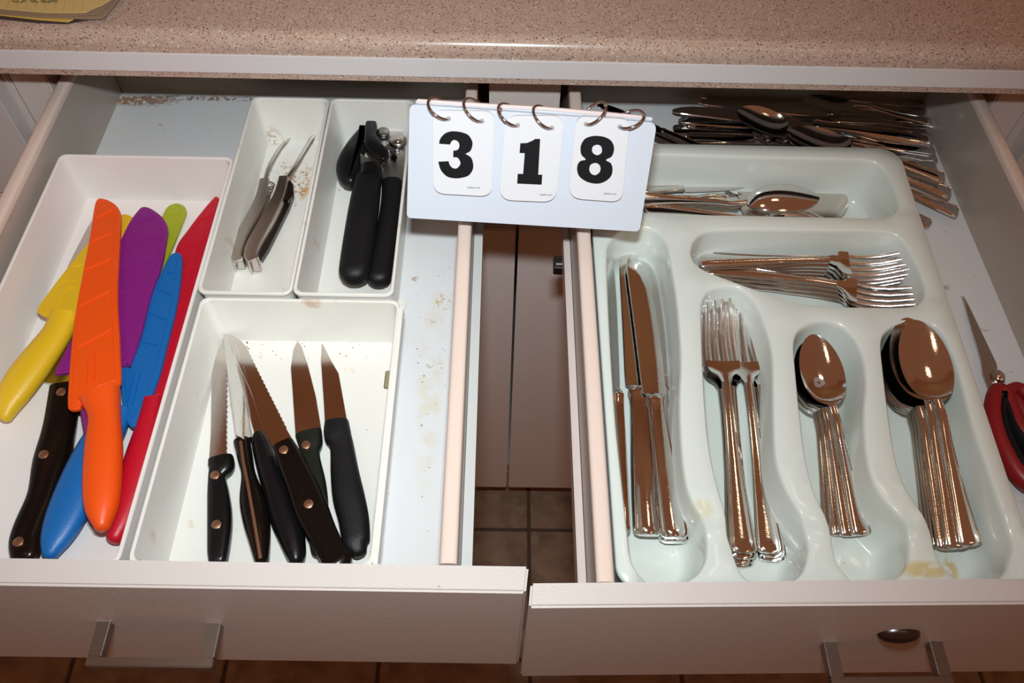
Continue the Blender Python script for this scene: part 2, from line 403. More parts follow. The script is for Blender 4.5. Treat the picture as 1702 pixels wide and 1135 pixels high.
# lip hooks at the corners of the bins, glued pads
def lip(b, x, y0, y1): obj('rim_lip', box(x-.0012, x+.0016, y0, y1, ZR-.009, ZR+.0004, .0008), 'bin_white', b)
lip(B4, wr+.0008, YF0, yw-.006)
p = pz(667, 513, ZF)
obj('adhesive_pad', box(p.x-.0065, p.x+.0035, p.y-.0075, p.y+.0075, ZF+.0002, ZF+.003, .0006), 'felt', B3, label='brown felt pad')
p = pz(652, 634, ZF)
obj('adhesive_pad', box(p.x-.0055, p.x+.0025, p.y-.008, p.y+.008, ZF+.0002, ZF+.003, .0006), 'felt', B4, label='brown felt pad')
# crack along the back wall foot of the long bin
def blot(mname, o, pt, r, col, scale, lo=.45, hi=.6, amt=.8):
    """a stain that stays at one place of the object"""
    m = MT[mname].copy(); m.name = mname+'_stained'; MT[m.name] = m
    nt = m.node_tree; N = nt.nodes; L = nt.links; b = N['Principled BSDF']; src = b.inputs['Base Color'].links[0].from_socket
    tc = N.new('ShaderNodeTexCoord'); p = V(pt)-root_loc(o)
    d = N.new('ShaderNodeVectorMath'); d.operation = 'SUBTRACT'; L.new(tc.outputs['Object'], d.inputs[0]); d.inputs[1].default_value = tuple(p)
    dv = N.new('ShaderNodeVectorMath'); dv.operation = 'DIVIDE'; L.new(d.outputs[0], dv.inputs[0]); dv.inputs[1].default_value = r
    ln = N.new('ShaderNodeVectorMath'); ln.operation = 'LENGTH'; L.new(dv.outputs[0], ln.inputs[0])
    r1 = N.new('ShaderNodeMapRange'); r1.inputs[1].default_value = 1; r1.inputs[2].default_value = .5; L.new(ln.outputs['Value'], r1.inputs[0])
    t = N.new('ShaderNodeTexNoise'); t.inputs['Scale'].default_value = scale; L.new(tc.outputs['Object'], t.inputs['Vector'])
    r2 = N.new('ShaderNodeMapRange'); r2.inputs[1].default_value = lo; r2.inputs[2].default_value = hi; r2.inputs[4].default_value = amt; L.new(t.outputs[0], r2.inputs[0])
    mu = N.new('ShaderNodeMath'); mu.operation = 'MULTIPLY'; L.new(r1.outputs[0], mu.inputs[0]); L.new(r2.outputs[0], mu.inputs[1])
    mx = N.new('ShaderNodeMix'); mx.data_type = 'RGBA'; L.new(mu.outputs[0], mx.inputs[0]); L.new(src, mx.inputs[6]); mx.inputs[7].default_value = (*col, 1)
    L.new(mx.outputs[2], b.inputs['Base Color']); o.data.materials[0] = m; return m.name
k1 = B2.children[0]
n_ = blot('bin_white', k1, pz(488, 300, .803), (.022, .030, .02), (0.50, 0.24, 0.06), 170, .50, .62)
n_ = blot(n_, k1, pz(455, 232, .803), (.012, .008, .02), (0.42, 0.22, 0.10), 220, .42, .55, .7)
n_ = blot(n_, k1, pz(505, 312, .803), (.005, .016, .01), (0.62, 0.28, 0.03), 150, .35, .5)
n_ = blot('bin_white', B3.children[0], pz(572, 314, .803), (.014, .005, .01), (0.45, 0.25, 0.12), 260, .42, .55, .7)
lb = [c for c in LD.children if c.name.startswith('bottom_panel')][0]
n_ = blot('liner', lb, pz(235, 167, ZF), (.045, .010, .02), (0.30, 0.13, 0.05), 230, .42, .55)
n_ = blot(n_, lb, pz(340, 163, ZF), (.09, .005, .02), (0.16, 0.08, 0.04), 260, .48, .58)
n_ = blot(n_, lb, pz(735, 500, ZF), (.010, .012, .02), (0.60, 0.36, 0.16), 300, .52, .62)
n_ = blot(n_, lb, pz(715, 640, ZF), (.012, .10, .02), (0.66, 0.60, 0.44), 60, .42, .6, .5)
bp_ = [c for c in LD.children if c.name.startswith('back_panel')][0]
cr = [pz(x, y, .8035) for x, y in ((139, 311), (141, 320), (150, 324), (157, 327), (200, 326), (260, 329), (320, 328), (362, 330))]

obj('crack', tube([q+V((0, 0, .0012)) for q in cr], .0005, 5), 'crumb_dark', B1, label='dark crack along the foot of the back wall')
# ================================================================== SILVERWARE TRAY
def trace(px, zf, n=5): return catmull([pz(x, y, zf(x, y) if callable(zf) else zf) for x, y in px], n)
def sst(a, b, t): t = max(0, min(1, (t-a)/(b-a))); return t*t*(3-2*t)
YD0 = pz(1200, 885, ZR).y; YD1 = pz(1200, 848, ZR).y
DIP = .009
def ztop(x, y):
    inside = sst(.080, .094, x)*(1-sst(.315, .326, x))
    return ZR-DIP*sst(YD1, YD0, y)*inside
zdip = lambda x, y: ZR-DIP*sst(848, 885, y)
outer = [pz(x, y, ZR) for x, y in ((1478, 247),)]
oL = .0725; oR0 = pz(1539, 390, ZR); oR1 = pz(1702, 877, ZR)
oB = pz(1300, 243, ZR).y
slope = (oR1.x-oR0.x)/(oR1.y-oR0.y)
def rx(y): return oR0.x+(y-oR0.y)*slope
OF = .1625+.002
crn = .018; O = []
def arc(cx, cy, r, a0, a1, n=7): return [V((cx+r*math.cos(math.radians(a0+(a1-a0)*k/n)), cy+r*math.sin(math.radians(a0+(a1-a0)*k/n)), ZR)) for k in range(n+1)]
O += arc(rx(oB)-crn, oB-crn, crn, 0, 90); O += arc(oL+crn, oB-crn, crn, 90, 180)
for k in range(1, 12): O.append(V((oL, oB-crn+(OF+.012-(oB-crn))*k/12, ZR)))
O += arc(oL+.012, OF+.012, .012, 180, 270); O += arc(rx(OF)-.012, OF+.012, .012, 270, 360)
y_a = OF+.012; y_b = oB-crn
for k in range(1, 12): y = y_a+(y_b-y_a)*k/12; O.append(V((rx(y), y, ZR)))
POCK = [
 [(1022, 262), (1050, 254), (1150, 256), (1250, 259), (1400, 262), (1440, 264), (1466, 274), (1484, 300), (1496, 335), (1490, 353), (1467, 363), (1382, 362), (1176, 358), (1068, 354), (1030, 351), (1014, 340), (1012, 300), (1014, 275)],
 [(1146, 416), (1154, 396), (1177, 382), (1239, 379), (1362, 380), (1450, 381), (1484, 386), (1505, 400), (1525, 434), (1539, 469), (1540, 491), (1530, 506), (1510, 512), (1430, 512), (1350, 509.5), (1318, 503), (1263, 485), (1214, 467.5), (1172, 451), (1152, 436)],
 [(1006, 423), (1012, 400), (1030, 382), (1060, 375), (1090, 381), (1109, 402), (1117, 435), (1128, 502), (1135, 592), (1133, 666), (1136, 740), (1143, 800), (1155, 835), (1168, 858), (1176, 885), (1178, 920), (1170, 945), (1150, 965), (1115, 976), (1075, 972), (1050, 955), (1040, 930), (1036, 893), (1029, 790), (1020, 700), (1013, 600), (1008, 500)],
 [(1163, 530), (1165, 500), (1178, 480), (1205, 473), (1232, 478), (1256, 500), (1276, 545), (1287, 592), (1289, 687), (1293, 760), (1308, 808), (1332, 850), (1345, 895), (1346, 926), (1335, 955), (1310, 972), (1270, 975), (1240, 965), (1224, 944), (1212, 909), (1203, 860), (1189, 805), (1177, 750), (1170, 687), (1165, 600)],
 [(1317, 570), (1326, 547), (1347, 534), (1375, 531), (1401, 540), (1423, 560), (1438, 591), (1443, 634), (1440, 681), (1441, 724), (1448, 775), (1464, 815), (1495, 852), (1509, 880), (1515, 911), (1510, 943), (1490, 966), (1455, 975), (1420, 970), (1397, 948), (1384, 922), (1377, 888), (1366, 850), (1349, 812), (1336, 760), (1328, 700), (1320, 620)],
 [(1462, 572), (1470, 550), (1495, 535), (1530, 531), (1562, 545), (1585, 585), (1602, 635), (1622, 710), (1645, 777), (1668, 845), (1680, 905), (1680, 938), (1665, 962), (1630, 973), (1595, 968), (1566, 942), (1551, 915), (1544, 890), (1531, 856), (1506, 816), (1489, 775), (1479, 725), (1473, 680), (1466, 620)],
]
ST = thing('silverware_tray', 'pale green white moulded plastic silverware tray with six compartments', 'silverware tray', ((oL+oR0.x)/2, .35, .8008))
pk = []
for i, p in enumerate(POCK):
    P = trace(p, zdip if i > 1 else ZR, 4)
    pk.append([V((q.x, q.y, ztop(q.x, q.y))) for q in P])
pts2 = [V((p.x, p.y)) for p in O]; edges = [(i, (i+1) % len(O)) for i in range(len(O))]
for P in pk:
    n0 = len(pts2); pts2 += [V((p.x, p.y)) for p in P]; edges += [(n0+i, n0+(i+1) % len(P)) for i in range(len(P))]
def inpoly(P, x, y):
    c = False
    for i in range(len(P)):
        a, b = P[i-1], P[i]
        if (a.y > y) != (b.y > y) and x < (b.x-a.x)*(y-a.y)/(b.y-a.y)+a.x: c = not c
    return c
i_ = .010
while i_ < .26:                           # inner points so that the dip in the dividers is smooth
    j_ = .010
    while j_ < .09:
        x, y = oL+i_, OF+j_
        if not any(inpoly(inset(P, -.0025), x, y) for P in pk): pts2.append(V((x, y)))
        j_ += .006
    i_ += .006
rv, re, rf = geometry.delaunay_2d_cdt(pts2, edges, [], 0, 1e-7)[:3]
tv = [V((v[0], v[1], ztop(v[0], v[1]))) for v in rv]; tf = []
for f in rf:
    cx = sum(rv[i][0] for i in f)/len(f); cy = sum(rv[i][1] for i in f)/len(f)
    if inpoly(O, cx, cy) and not any(inpoly(P, cx, cy) for P in pk): tf.append(tuple(f))
parts = [(tv, tf)]
for i, P in enumerate(pk):
    zf = .8045; rs = [P]
    top = [p.z for p in P]
    for d, fz in ((.0004, .0002), (.0010, .0009), (.0015, .0022), (.0019, .004)): rs.append([V((q.x, q.y, q.z-fz)) for q in inset(P, d)])
    for d, zz, it in ((.0035, zf+.013, 2), (.0048, zf+.007, 4), (.0066, zf+.003, 8), (.0088, zf+.0009, 16), (.0105, zf, 30)):
        Q = inset(P, d)
        for _ in range(it): Q = [(Q[i-1]+Q[i]*2+Q[(i+1) % len(Q)])/4 for i in range(len(Q))]
        rs.append([V((q.x, q.y, zz)) for q in Q])
    parts.append(rings(rs, False, True))
sk = lambda d, z: [V((p.x, p.y, z)) for p in inset(O, d)]
parts.append(rings([O, sk(-.0008, ZR-.0008), sk(-.001, ZR-.003), sk(.0008, ZR-.0032), sk(.004, .801), ], False, False))
def weld(vf, d=1e-6):
    bm = bmesh.new(); bv = [bm.verts.new(v) for v in vf[0]]
    for f in vf[1]:
        try: bm.faces.new([bv[i] for i in f])
        except ValueError: pass
    bmesh.ops.remove_doubles(bm, verts=bm.verts, dist=d); bm.verts.index_update()
    r = ([v.co.copy() for v in bm.verts], [tuple(v.index for v in f.verts) for f in bm.faces]); bm.free(); return r
obj('body', weld(join(*parts), 2e-5), 'tray_plastic', ST, True, 50)

tb = ST.children[0]
n_ = blot('tray_plastic', tb, pz(1540, 946, .842), (.020, .007, .02), (0.62, 0.47, 0.16), 120, .36, .5, .75)
n_ = blot(n_, tb, pz(1583, 945, .806), (.005, .010, .02), (0.60, 0.44, 0.12), 160, .38, .5, .75)
n_ = blot(n_, tb, pz(1025, 378, .845), (.03, .012, .02), (0.62, 0.52, 0.26), 60, .35, .6, .6)
n_ = blot(n_, tb, pz(1166, 850, .843), (.008, .008, .02), (0.66, 0.56, 0.24), 120, .35, .6, .6)

# ================================================================== CUTLERY MODELS (local: y from handle end to tip)
def sheet(rows, prof, th):
    """rows: (y, z, halfwidth, kz, xoff); prof: (u, dz)"""
    n = len(prof); top = []; bot = []
    for (y, z, hw, kz, *xo) in rows:
        xo = xo[0] if xo else 0
        top.append([V((xo+u*hw, y, z+dz*kz)) for u, dz in prof]); bot.append([V((xo+u*hw*.97, y, z+dz*kz*(.6 if dz > 0 else 1.0)-th)) for u, dz in prof])
    rs = [t+b[::-1] for t, b in zip(top, bot)]
    vs, fs = rings(rs, False, False); m = 2*n
    for r0, flip in ((0, True), (len(rs)-1, False)):
        for j in range(n-1):
            q = (r0*m+j, r0*m+j+1, r0*m+m-2-j, r0*m+m-1-j); fs.append(q[::-1] if flip else q)
    return vs, fs
HP = [(-1, -.0002), (-.94, .0008), (-.84, .0011), (-.78, .0005), (-.70, .0005), (-.62, .0010), (-.35, .0014), (0, .0016), (.35, .0014), (.62, .0010), (.70, .0005), (.78, .0005), (.84, .0011), (.94, .0008), (1, -.0002)]
def hrows(L, y0, y1, w_end, w_neck, zc, endshape=True):
    """handle rows between y0 (end) and y1 (neck)"""
    rows = []
    for f, wf in ((0, .32), (.006, .72), (.014, .92), (.028, 1.0), (.08, .96), (.18, .86), (.32, .70), (.5, .53), (.7, .42), (.85, .38), (1, .38)):
        y = y0+(y1-y0)*f; hw = w_end*wf
        if f > .5: hw = max(hw, w_neck)
        rows.append((y, zc(y/L), hw, 1.0 if f > .02 else .3+f*30))
    return rows
def cubic(pts):
    xs = [p[0] for p in pts]
    def g(t):
        t = max(xs[0], min(xs[-1], t))
        for i in range(len(pts)-1):
            if t <= xs[i+1]:
                a = pts[max(i-1, 0)][1]; b = pts[i][1]; c = pts[i+1][1]; d = pts[min(i+2, len(pts)-1)][1]
                u = (t-xs[i])/(xs[i+1]-xs[i])
                return .5*((2*b)+(c-a)*u+(2*a-5*b+4*c-d)*u*u+(3*b-a-3*c+d)*u**3)
    return g
def root_only(name):
    o = bpy.data.objects.new(name, None); COL.objects.link(o); o.empty_display_size = .01; return o
def child(parent, name, vf, m='steel', **k):
    o = obj(name, vf, m, parent, True, k.pop('auto', 50), **k); KIDS.setdefault(parent.name, []).append(o); return o
def make_fork(L, w):
    zc = cubic([(0, .001), (.25, .0035), (.5, .0072), (.60, .0090), (.65, .0072), (.70, .0045), (.78, .0030), (.88, .0055), (1, .0140)])
    r = root_only('dinner_fork' if L > .19 else 'salad_fork')
    child(r, 'handle', sheet(hrows(L, 0, L*.625, w*.76, .0033, zc), HP, .0014))
    ys = [.620, .640, .655, .670, .685, .705, .73]; ws = [.0033, .0045, w*.48*1.0, w*.78, w*.93, w*.99, w]
    rows = [(L*y, zc(y)+.0004, hw, 1) for y, hw in zip(ys, ws)]
    hp = [(u, -.0016*(1-u*u)+.0008) for u in [-1, -.8, -.6, -.4, -.2, 0, .2, .4, .6, .8, 1]]
    h = child(r, 'fork_head', sheet(rows, hp, .0014))
    for k in range(4):
        u = (-.81, -.27, .27, .81)[k]; rs = []
        for t in (.725, .77, .82, .88, .94, .985, 1.0):
            f = (t-.725)/.275; hw = w*(.19-.075*f) if t < .99 else w*.07; x = u*w*(1-.10*f); z = zc(t)+.0008-.0016*(1-u*u)
            hz = .0009 if t < .99 else .0006
            rs.append([V((x+a*hw, L*t, z-.0006+b*hz)) for a, b in ((-1, 0), (-.6, .8), (0, 1), (.6, .8), (1, 0), (.6, -.8), (-.6, -.8))])
        child(h, 'tine', rings(rs), 'steel_worn')
    return r
def make_spoon(L, w, name='tablespoon', bl=.33, depth=.006):
    yb = 1-bl
    zc = cubic([(0, .001), (.25, .0045), (.45, .010), (yb-.03, .015), (yb+.02, .0105), (yb+.1, .0085), (1, .0095)])
    r = root_only(name)
    child(r, 'handle', sheet(hrows(L, 0, L*(yb+.005), .0082*L/.17, .0027, zc), HP, .0014))
    w *= 1.04; rows = []; us = [-1, -.9, -.75, -.55, -.3, 0, .3, .55, .75, .9, 1]
    prof = [(u, -(1-abs(u)**2.2)) for u in us]; nr = 24
    for i in range(nr+1):
        t = (1-math.cos(math.pi*i/nr))/2
        hw = w*(max(0.0, 1-abs(2*t**.95-1)**2.0))**.54*(1-.08*(t-.5)); hw = max(hw, .0024 if t < .5 else .0008)
        kz = depth*(math.sin(math.pi*t**.85))**.9 if 0 < t < 1 else 0
        rows.append((L*(yb-.008+(bl+.008)*t), zc(yb+bl*t)+(.0006 if t < .1 else 0), hw, kz))
    child(r, 'bowl', sheet(rows, prof, .0011))
    return r
def make_knife(L, name='dinner_knife', wide=1.0, blunt=False):
    r = root_only(name); yb = .455
    st = []
    for f, hw, ht in ((0, .0060, .0020), (.006, .0086, .0028), (.02, .0093, .0032), (.10, .0090, .0034), (.2, .0082, .0036), (.3, .0070, .0038), (.39, .0062, .0038), (.425, .0066, .0040), (.432, .0072, .0042), (.44, .0070, .0040), (.446, .0062, .0032), (yb, .0060, .0024)):
        st.append((L*f, hw, ht))
    sec = [(-1, 0), (-.97, .45), (-.86, .80), (-.79, .64), (-.70, .64), (-.63, .90), (0, 1.05), (.63, .90), (.70, .64), (.79, .64), (.86, .80), (.97, .45), (1, 0), (.9, -.8), (0, -1), (-.9, -.8)]
    child(r, 'handle', rings([[V((u*hw, y, .004+v*ht)) for u, v in sec] for y, hw, ht in st]))
    rs = []
    for t, xl, xr in ((yb-.004, -.0062, .0062), (yb+.004, -.0085, .0088), (.50, -.0085, .0092), (.58, -.0083, .0098), (.68, -.0080, .0103), (.78, -.0078, .0104), (.86, -.0077, .0096), (.92, -.0076, .0078), (.96, -.0074, .0050), (.985, -.0066, .0018), (1, -.0046, -.0014)):
        k = wide if t > yb+.002 else 1; y = L*t
        rs.append([V((xl*k, y, .0042)), V((xl*k+.0006, y, .0050)), V((0+(xl+xr)*k/2, y, .0049)), V((xr*k-.002, y, .0046)), V((xr*k, y, .0042)), V((xr*k-.002, y, .0038)), V(((xl+xr)*k/2, y, .0036)), V((xl*k+.0006, y, .0034))])
    child(r, 'blade', rings(rs), 'steel_blade' if blunt else 'steel')
    return r
USED = set()
def place(proto, e, t, roll, label, cat, group, flip=False):
    o = proto if proto.name not in USED else copy_tree(proto)
    if proto.name not in USED: USED.add(proto.name)
    jr = random.Random(label); j = .5 if 'stack' in group else 1.0; A = pz(e[0]+jr.uniform(-1, 1)*j, e[1], e[2]); tz = (TIPZ.get(proto.name, 0) if abs(roll) < 60 else 0); B = pz(t[0]+jr.uniform(-1, 1)*j, t[1], t[2]+tz)-V((0, 0, tz)); L = LEN[proto.name]; d = B-A; s = d.length/L; d.normalize()
    x = d.cross(V((0, 0, 1))).normalized(); z = x.cross(d).normalized()
    R = Matrix((x, d, z)).transposed()
    R = R @ Matrix.Rotation(math.radians(roll), 3, 'Y')
    o.matrix_world = Matrix.Translation(A) @ R.to_4x4() @ Matrix.Scale(s, 4)
    o['label'] = label; o['category'] = cat; o['group'] = group
    return o
LEN = {}
TIPZ = {}
FK = make_fork(.205, .0125); LEN[FK.name] = .205
SF = make_fork(.17, .0118); LEN[SF.name] = .17
TB = make_spoon(.19, .0197, 'tablespoon', .395, .0070); LEN[TB.name] = .19
TS = make_spoon(.157, .0155, 'teaspoon', .385, .0055); LEN[TS.name] = .157
DK = make_knife(.233); LEN[DK.name] = .233

TIPZ.update({FK.name: .014, SF.name: .0115, TB.name: .0095, TS.name: .008})
# dinner knives, bottom first
g = 'dinner knives in the left compartment'
for e, t, r, l in (
  ((1136, 849, .8075), (1066, 412, .8075), 0, 'dinner knife pushed furthest back, its end beside the right wall of the knife compartment'),
  ((1119, 906, .8105), (1066, 403, .8090), 0, 'dinner knife whose end peeks out under the topmost knife'),
  ((1077, 894, .8155), (1043, 414, .8150), 0, 'dinner knife in the middle of the left compartment, half covered by the top knife'),
  ((1046, 893, .8175), (1022, 426, .8165), -80, 'dinner knife standing on its edge against the left wall of the compartment'),
  ((1120, 898, .8205), (1053, 434, .8210), 4, 'topmost dinner knife with broad blade reflecting brown')):
    place(DK, e, t, r, l, 'knife', g)
g = 'dinner forks stacked upright in the second compartment'
for e, t, r, l in (
  ((1229, 944, .8055), (1196, 503, .8100), 0, 'lowest dinner fork of the left stack'),
  ((1284, 934, .8075), (1240, 498, .8120), 0, 'lowest dinner fork of the right stack'),
  ((1231, 938, .8090), (1187, 499, .8140), 0, 'dinner fork third from the top in the left stack, tines farthest left'),
  ((1286, 927, .8120), (1256, 494, .8165), 0, 'dinner fork under the right stack, tines farthest right'),
  ((1233, 930, .8135), (1206, 495, .8185), 0, 'dinner fork second from the top in the left stack'),
  ((1281, 920, .8160), (1228, 490, .8215), -3, 'topmost dinner fork of the right stack'),
  ((1235, 920, .8180), (1195, 488, .8240), -3, 'topmost dinner fork of the left stack')):
    place(FK, e, t, r, l, 'fork', g)
g = 'small teaspoons in the third compartment'
for e, t, r, l in (
  ((1383, 888, .8060), (1339, 582, .8190), -4, 'teaspoon lowest and leftmost in the small spoon compartment'),
  ((1396, 891, .8087), (1341, 574, .8240), -5, 'teaspoon second from the bottom of the small spoons'),
  ((1413, 892, .8120), (1343, 566, .8290), -6, 'teaspoon just under the topmost of the small spoons'),
  ((1433, 890, .8155), (1352, 554, .8345), -9, 'topmost teaspoon with a dried water spot in its bowl')):
    place(TS, e, t, r, l, 'spoon', g)
TOPTS = bpy.data.objects[max((o.name for o in bpy.data.objects if 'dried water spot' in o.get('label', '')), key=len)]
def spot_ring(L, w, bl, depth, cx, cy, r0, r1):
    yb = 1-bl; zc = cubic([(0, .001), (.25, .0045), (.45, .010), (yb-.03, .015), (yb+.02, .0105), (yb+.1, .0085), (1, .0095)])
    def sz(x, y):
        t = (y/L-(yb-.008))/(bl+.008); hw = w*(max(0.0, 1-abs(2*t**.95-1)**2.0))**.54*(1-.08*(t-.5))
        return zc(yb+bl*t)-(1-abs(x/hw)**2.2)*depth*(math.sin(math.pi*t**.85))**.9+.00015
    vs = []; fs = []
    for k in range(28):
        a = 2*math.pi*k/28
        for i, r in enumerate((r0, (r0+r1)/2, r1)):
            rr = r*(1+.12*math.sin(3*a+i)); x, y = cx+rr*math.cos(a), cy+rr*math.sin(a); vs.append(V((x, y, sz(x, y))))
    for k in range(28):
        for i in (0, 1): a = k*3+i; b = ((k+1) % 28)*3+i; fs.append((a, b, b+1, a+1))
    return vs, fs
bw = [c for c in TOPTS.children if c.name.startswith('bowl')][0]
vf = spot_ring(.157, .0155, .385, .0055, -.0030, .157*(.615+.385*.36), .0014, .0042)
me = bpy.data.meshes.new('water_spot'); me.from_pydata([tuple(v) for v in vf[0]], [], vf[1]); me.materials.append(MT['water_mark'])
for f in me.polygons: f.use_smooth = True
ws_ = bpy.data.objects.new('water_spot', me); COL.objects.link(ws_); ws_.parent = bw; ws_['label'] = 'whitish dried water ring'
g = 'large tablespoons in the right compartment'
for e, t, r, l in (
  ((1551, 904, .8060), (1487, 566, .8190), -4, 'lowest tablespoon of the big spoon stack'),
  ((1557, 907, .8088), (1489, 561, .8235), -4, 'second tablespoon from the bottom of the big spoon stack'),
  ((1563, 910, .8115), (1491, 556, .8280), -5, 'third tablespoon from the bottom of the big spoon stack'),
  ((1569, 912, .8143), (1494, 550, .8325), -5, 'fourth tablespoon from the bottom of the big spoon stack'),
  ((1577, 914, .8170), (1498, 543, .8372), -6, 'tablespoon third from the top of the big spoon stack'),
  ((1592, 912, .8205), (1509, 524, .8428), -7, 'second tablespoon from the top, nested slightly to the left'),
  ((1613, 908, .8240), (1523, 527, .8480), -8, 'topmost large tablespoon with bright bowl facing up')):
    place(TB, e, t, r, l, 'spoon', g)
g = 'salad forks lying sideways in the middle compartment'
for e, t, r, l in (
  ((1200, 463, .8060), (1520, 516, .8110), 0, 'lowest sideways salad fork of the near stack'),
  ((1192, 457, .8095), (1522, 508, .8150), 0, 'sideways salad fork second from the bottom of the near stack'),
  ((1168, 448, .8075), (1493, 462, .8125), 4, 'lowest sideways salad fork of the far stack'),
  ((1184, 450, .8130), (1526, 500, .8190), 0, 'sideways salad fork just under the top of the near stack'),
  ((1166, 444, .8115), (1498, 455, .8165), 4, 'sideways salad fork second from the bottom of the far stack'),
  ((1172, 443, .8170), (1528, 492, .8230), 2, 'topmost sideways salad fork of the near stack'),
  ((1163, 440, .8150), (1505, 448, .8205), 4, 'sideways salad fork third from the top of the far stack'),
  ((1162, 436, .8185), (1510, 441, .8245), 4, 'sideways salad fork just under the top of the far stack'),
  ((1160, 432, .8220), (1514, 432, .8280), 4, 'topmost sideways salad fork of the far stack')):
    place(SF, e, t, r, l, 'fork', g)
# back compartment
g = 'odd utensils in the back compartment'
BK = make_knife(.20, 'butter_knife', 1.0); LEN[BK.name] = .20
SP = make_knife(.17, 'cheese_spreader', 2.1, True); LEN[SP.name] = .17
place(BK, (1045, 322, .812), (1245, 310, .815), 0, 'slim butter knife lying farthest back in the back compartment', 'knife', g)
place(SP, (1075, 344, .808), (1410, 346, .807), 0, 'broad brushed steel spreader at the right of the back compartment', 'spreader', g)
place(TS, (1045, 342, .806), (1302, 328, .805), 0, 'teaspoon facing up under the overturned one in the back compartment', 'spoon', g)
place(TS, (1060, 332, .829), (1366, 317, .836), 186, 'overturned teaspoon with its rounded back up in the back compartment', 'spoon', g)
place(SF, (1072, 346, .828), (1392, 361, .826), 180, 'overturned fork nearest the front wall of the back compartment', 'fork', g)
# spare pile behind the tray
g = 'spare cutlery heaped behind the tray'
for pr, e, t, r, l, c in (
  (DK, (1552, 198, .8035), (1150, 160, .8035), 0, 'table knife lying farthest back in the heap behind the tray', 'knife'),
  (DK, (1548, 185, .8035), (1170, 150, .8035), 0, 'table knife hard against the back panel behind the heap', 'knife'),
  (DK, (1135, 205, .8065), (1530, 212, .8065), 0, 'table knife between the two rearmost ones of the heap, handle to the left', 'knife'),
  (DK, (1545, 228, .8095), (1125, 203, .8085), 0, 'table knife below the blade that points left over the heap', 'knife'),
  (SF, (1552, 248, .808), (1250, 226, .814), 0, 'fork lying on the table knives in the middle of the heap', 'fork'),
  (DK, (1552, 212, .8045), (1160, 172, .8045), 0, 'table knife second from the back of the heap behind the tray', 'knife'),
  (DK, (1118, 226, .8045), (1540, 232, .8045), 0, 'table knife with its handle end at the left of the heap behind the tray', 'knife'),
  (DK, (1140, 238, .812), (1545, 247, .810), 0, 'table knife close behind the tray rim, handle to the left', 'knife'),
  (DK, (1545, 240, .816), (1116, 187, .813), 6, 'table knife whose blade tip points left over the heap behind the tray', 'knife'),
  (BK, (1180, 256, .815), (990, 176, .853), 0, 'butter knife leaning on the left side of the silverware drawer behind the sign', 'knife'),
  (BK, (1140, 250, .812), (1000, 190, .842), 0, 'butter knife under the leaning one behind the sign', 'knife'),
  (SF, (1556, 262, .805), (1290, 236, .812), 0, 'dark fork low in the heap behind the tray, handle to the right', 'fork'),
  (SF, (1556, 278, .8115), (1300, 246, .816), 0, 'second dark fork of the heap, just above the lowest one', 'fork'),
  (TB, (1548, 203, .816), (1335, 160, .818), 6, 'spoon farthest back in the heap, half under the countertop edge', 'spoon'),
  (TB, (1546, 374, .8045), (1322, 250, .812), 0, 'spoon with its handle end nearest the front beside the tray corner', 'spoon'),
  (TB, (1592, 354, .812), (1318, 240, .818), 0, 'spoon with its handle end farthest right beside the tray corner', 'spoon'),
  (TB, (1580, 322, .820), (1312, 222, .829), -6, 'spoon under the big upturned one in the heap', 'spoon'),
  (TB, (1570, 296, .829), (1311, 213, .838), -4, 'upturned spoon on top of the heap, bowl catching the light', 'spoon'),
  (TB, (1430, 262, .812), (1226, 176, .836), -20, 'tilted spoon standing proud at the left of the heap', 'spoon')):
    place(pr, e, t, r, l, c, g)

# ================================================================== KITCHEN KNIVES
def pair_loft(pairs, zb, ht, pw=2.3, n=18, dens=4, round_end=True):
    """pairs (xl,yl,xr,yr) pixel edges; zb centre height (or list); ht half thickness"""
    st = []
    for i, (xl, yl, xr, yr) in enumerate(pairs):
        z = zb[0]+(zb[1]-zb[0])*i/(len(pairs)-1) if isinstance(zb, tuple) else zb
        a = pz(xl, yl, z); b = pz(xr, yr, z); st.append((a+b)/2); st[-1] = ((a+b)/2, (b-a).length/2)
    C_ = catmull([s[0] for s in st], dens, False); W = catmull([V((s[1], 0, 0)) for s in st], dens, False)
    wm = max(q.x for q in W); out = []
    for c, q in zip(C_, W): out.append((c, max(q.x, .0004), ht*min(1, (max(q.x, .0004)/wm)**.5)))
    D = (out[-1][0]-out[-2][0]).normalized(); c, q, h = out[-1]
    if round_end:
        out += [(c+D*q*.35, q*.85, h*.9), (c+D*q*.6, q*.55, h*.65), (c+D*q*.72, q*.2, h*.3)]
    return loft(out, n, pw)
def poly(px, z, n=1):
    """z: number or (z_near, z_far, y_near, y_far)"""
    P = []
    for x, y in px:
        zz = z if not isinstance(z, tuple) else z[0]+(z[1]-z[0])*(z[2]-y)/(z[2]-z[3])
        P.append(pz(x, y, zz))
    return catmull(P, n) if n > 1 else P
def zat(z, y): return z if not isinstance(z, tuple) else z[0]+(z[1]-z[0])*(z[2]-y)/(z[2]-z[3])
def dens(px, k=3):
    out = []
    for i in range(len(px)):
        a, b = px[i], px[(i+1) % len(px)]
        for j in range(k): out.append((a[0]+(b[0]-a[0])*j/k, a[1]+(b[1]-a[1])*j/k))
    return out
def ribs(lines, z, m, par, w=.0010, h=.0012):
    for (x0, y0, x1, y1) in lines:
        a = pz(x0, y0, zat(z, y0)); b = pz(x1, y1, zat(z, y1))
        d = (b-a).normalized(); s = d.cross(V((0, 0, 1)))*w
        lo = V((0, 0, -.0004)); hi = V((0, 0, h))
        obj('rib', hexa([a-s+lo, b-s+lo, b+s+lo, a+s+lo], [a-s*.5+hi, b-s*.5+hi, b+s*.5+hi, a+s*.5+hi]), m, par)
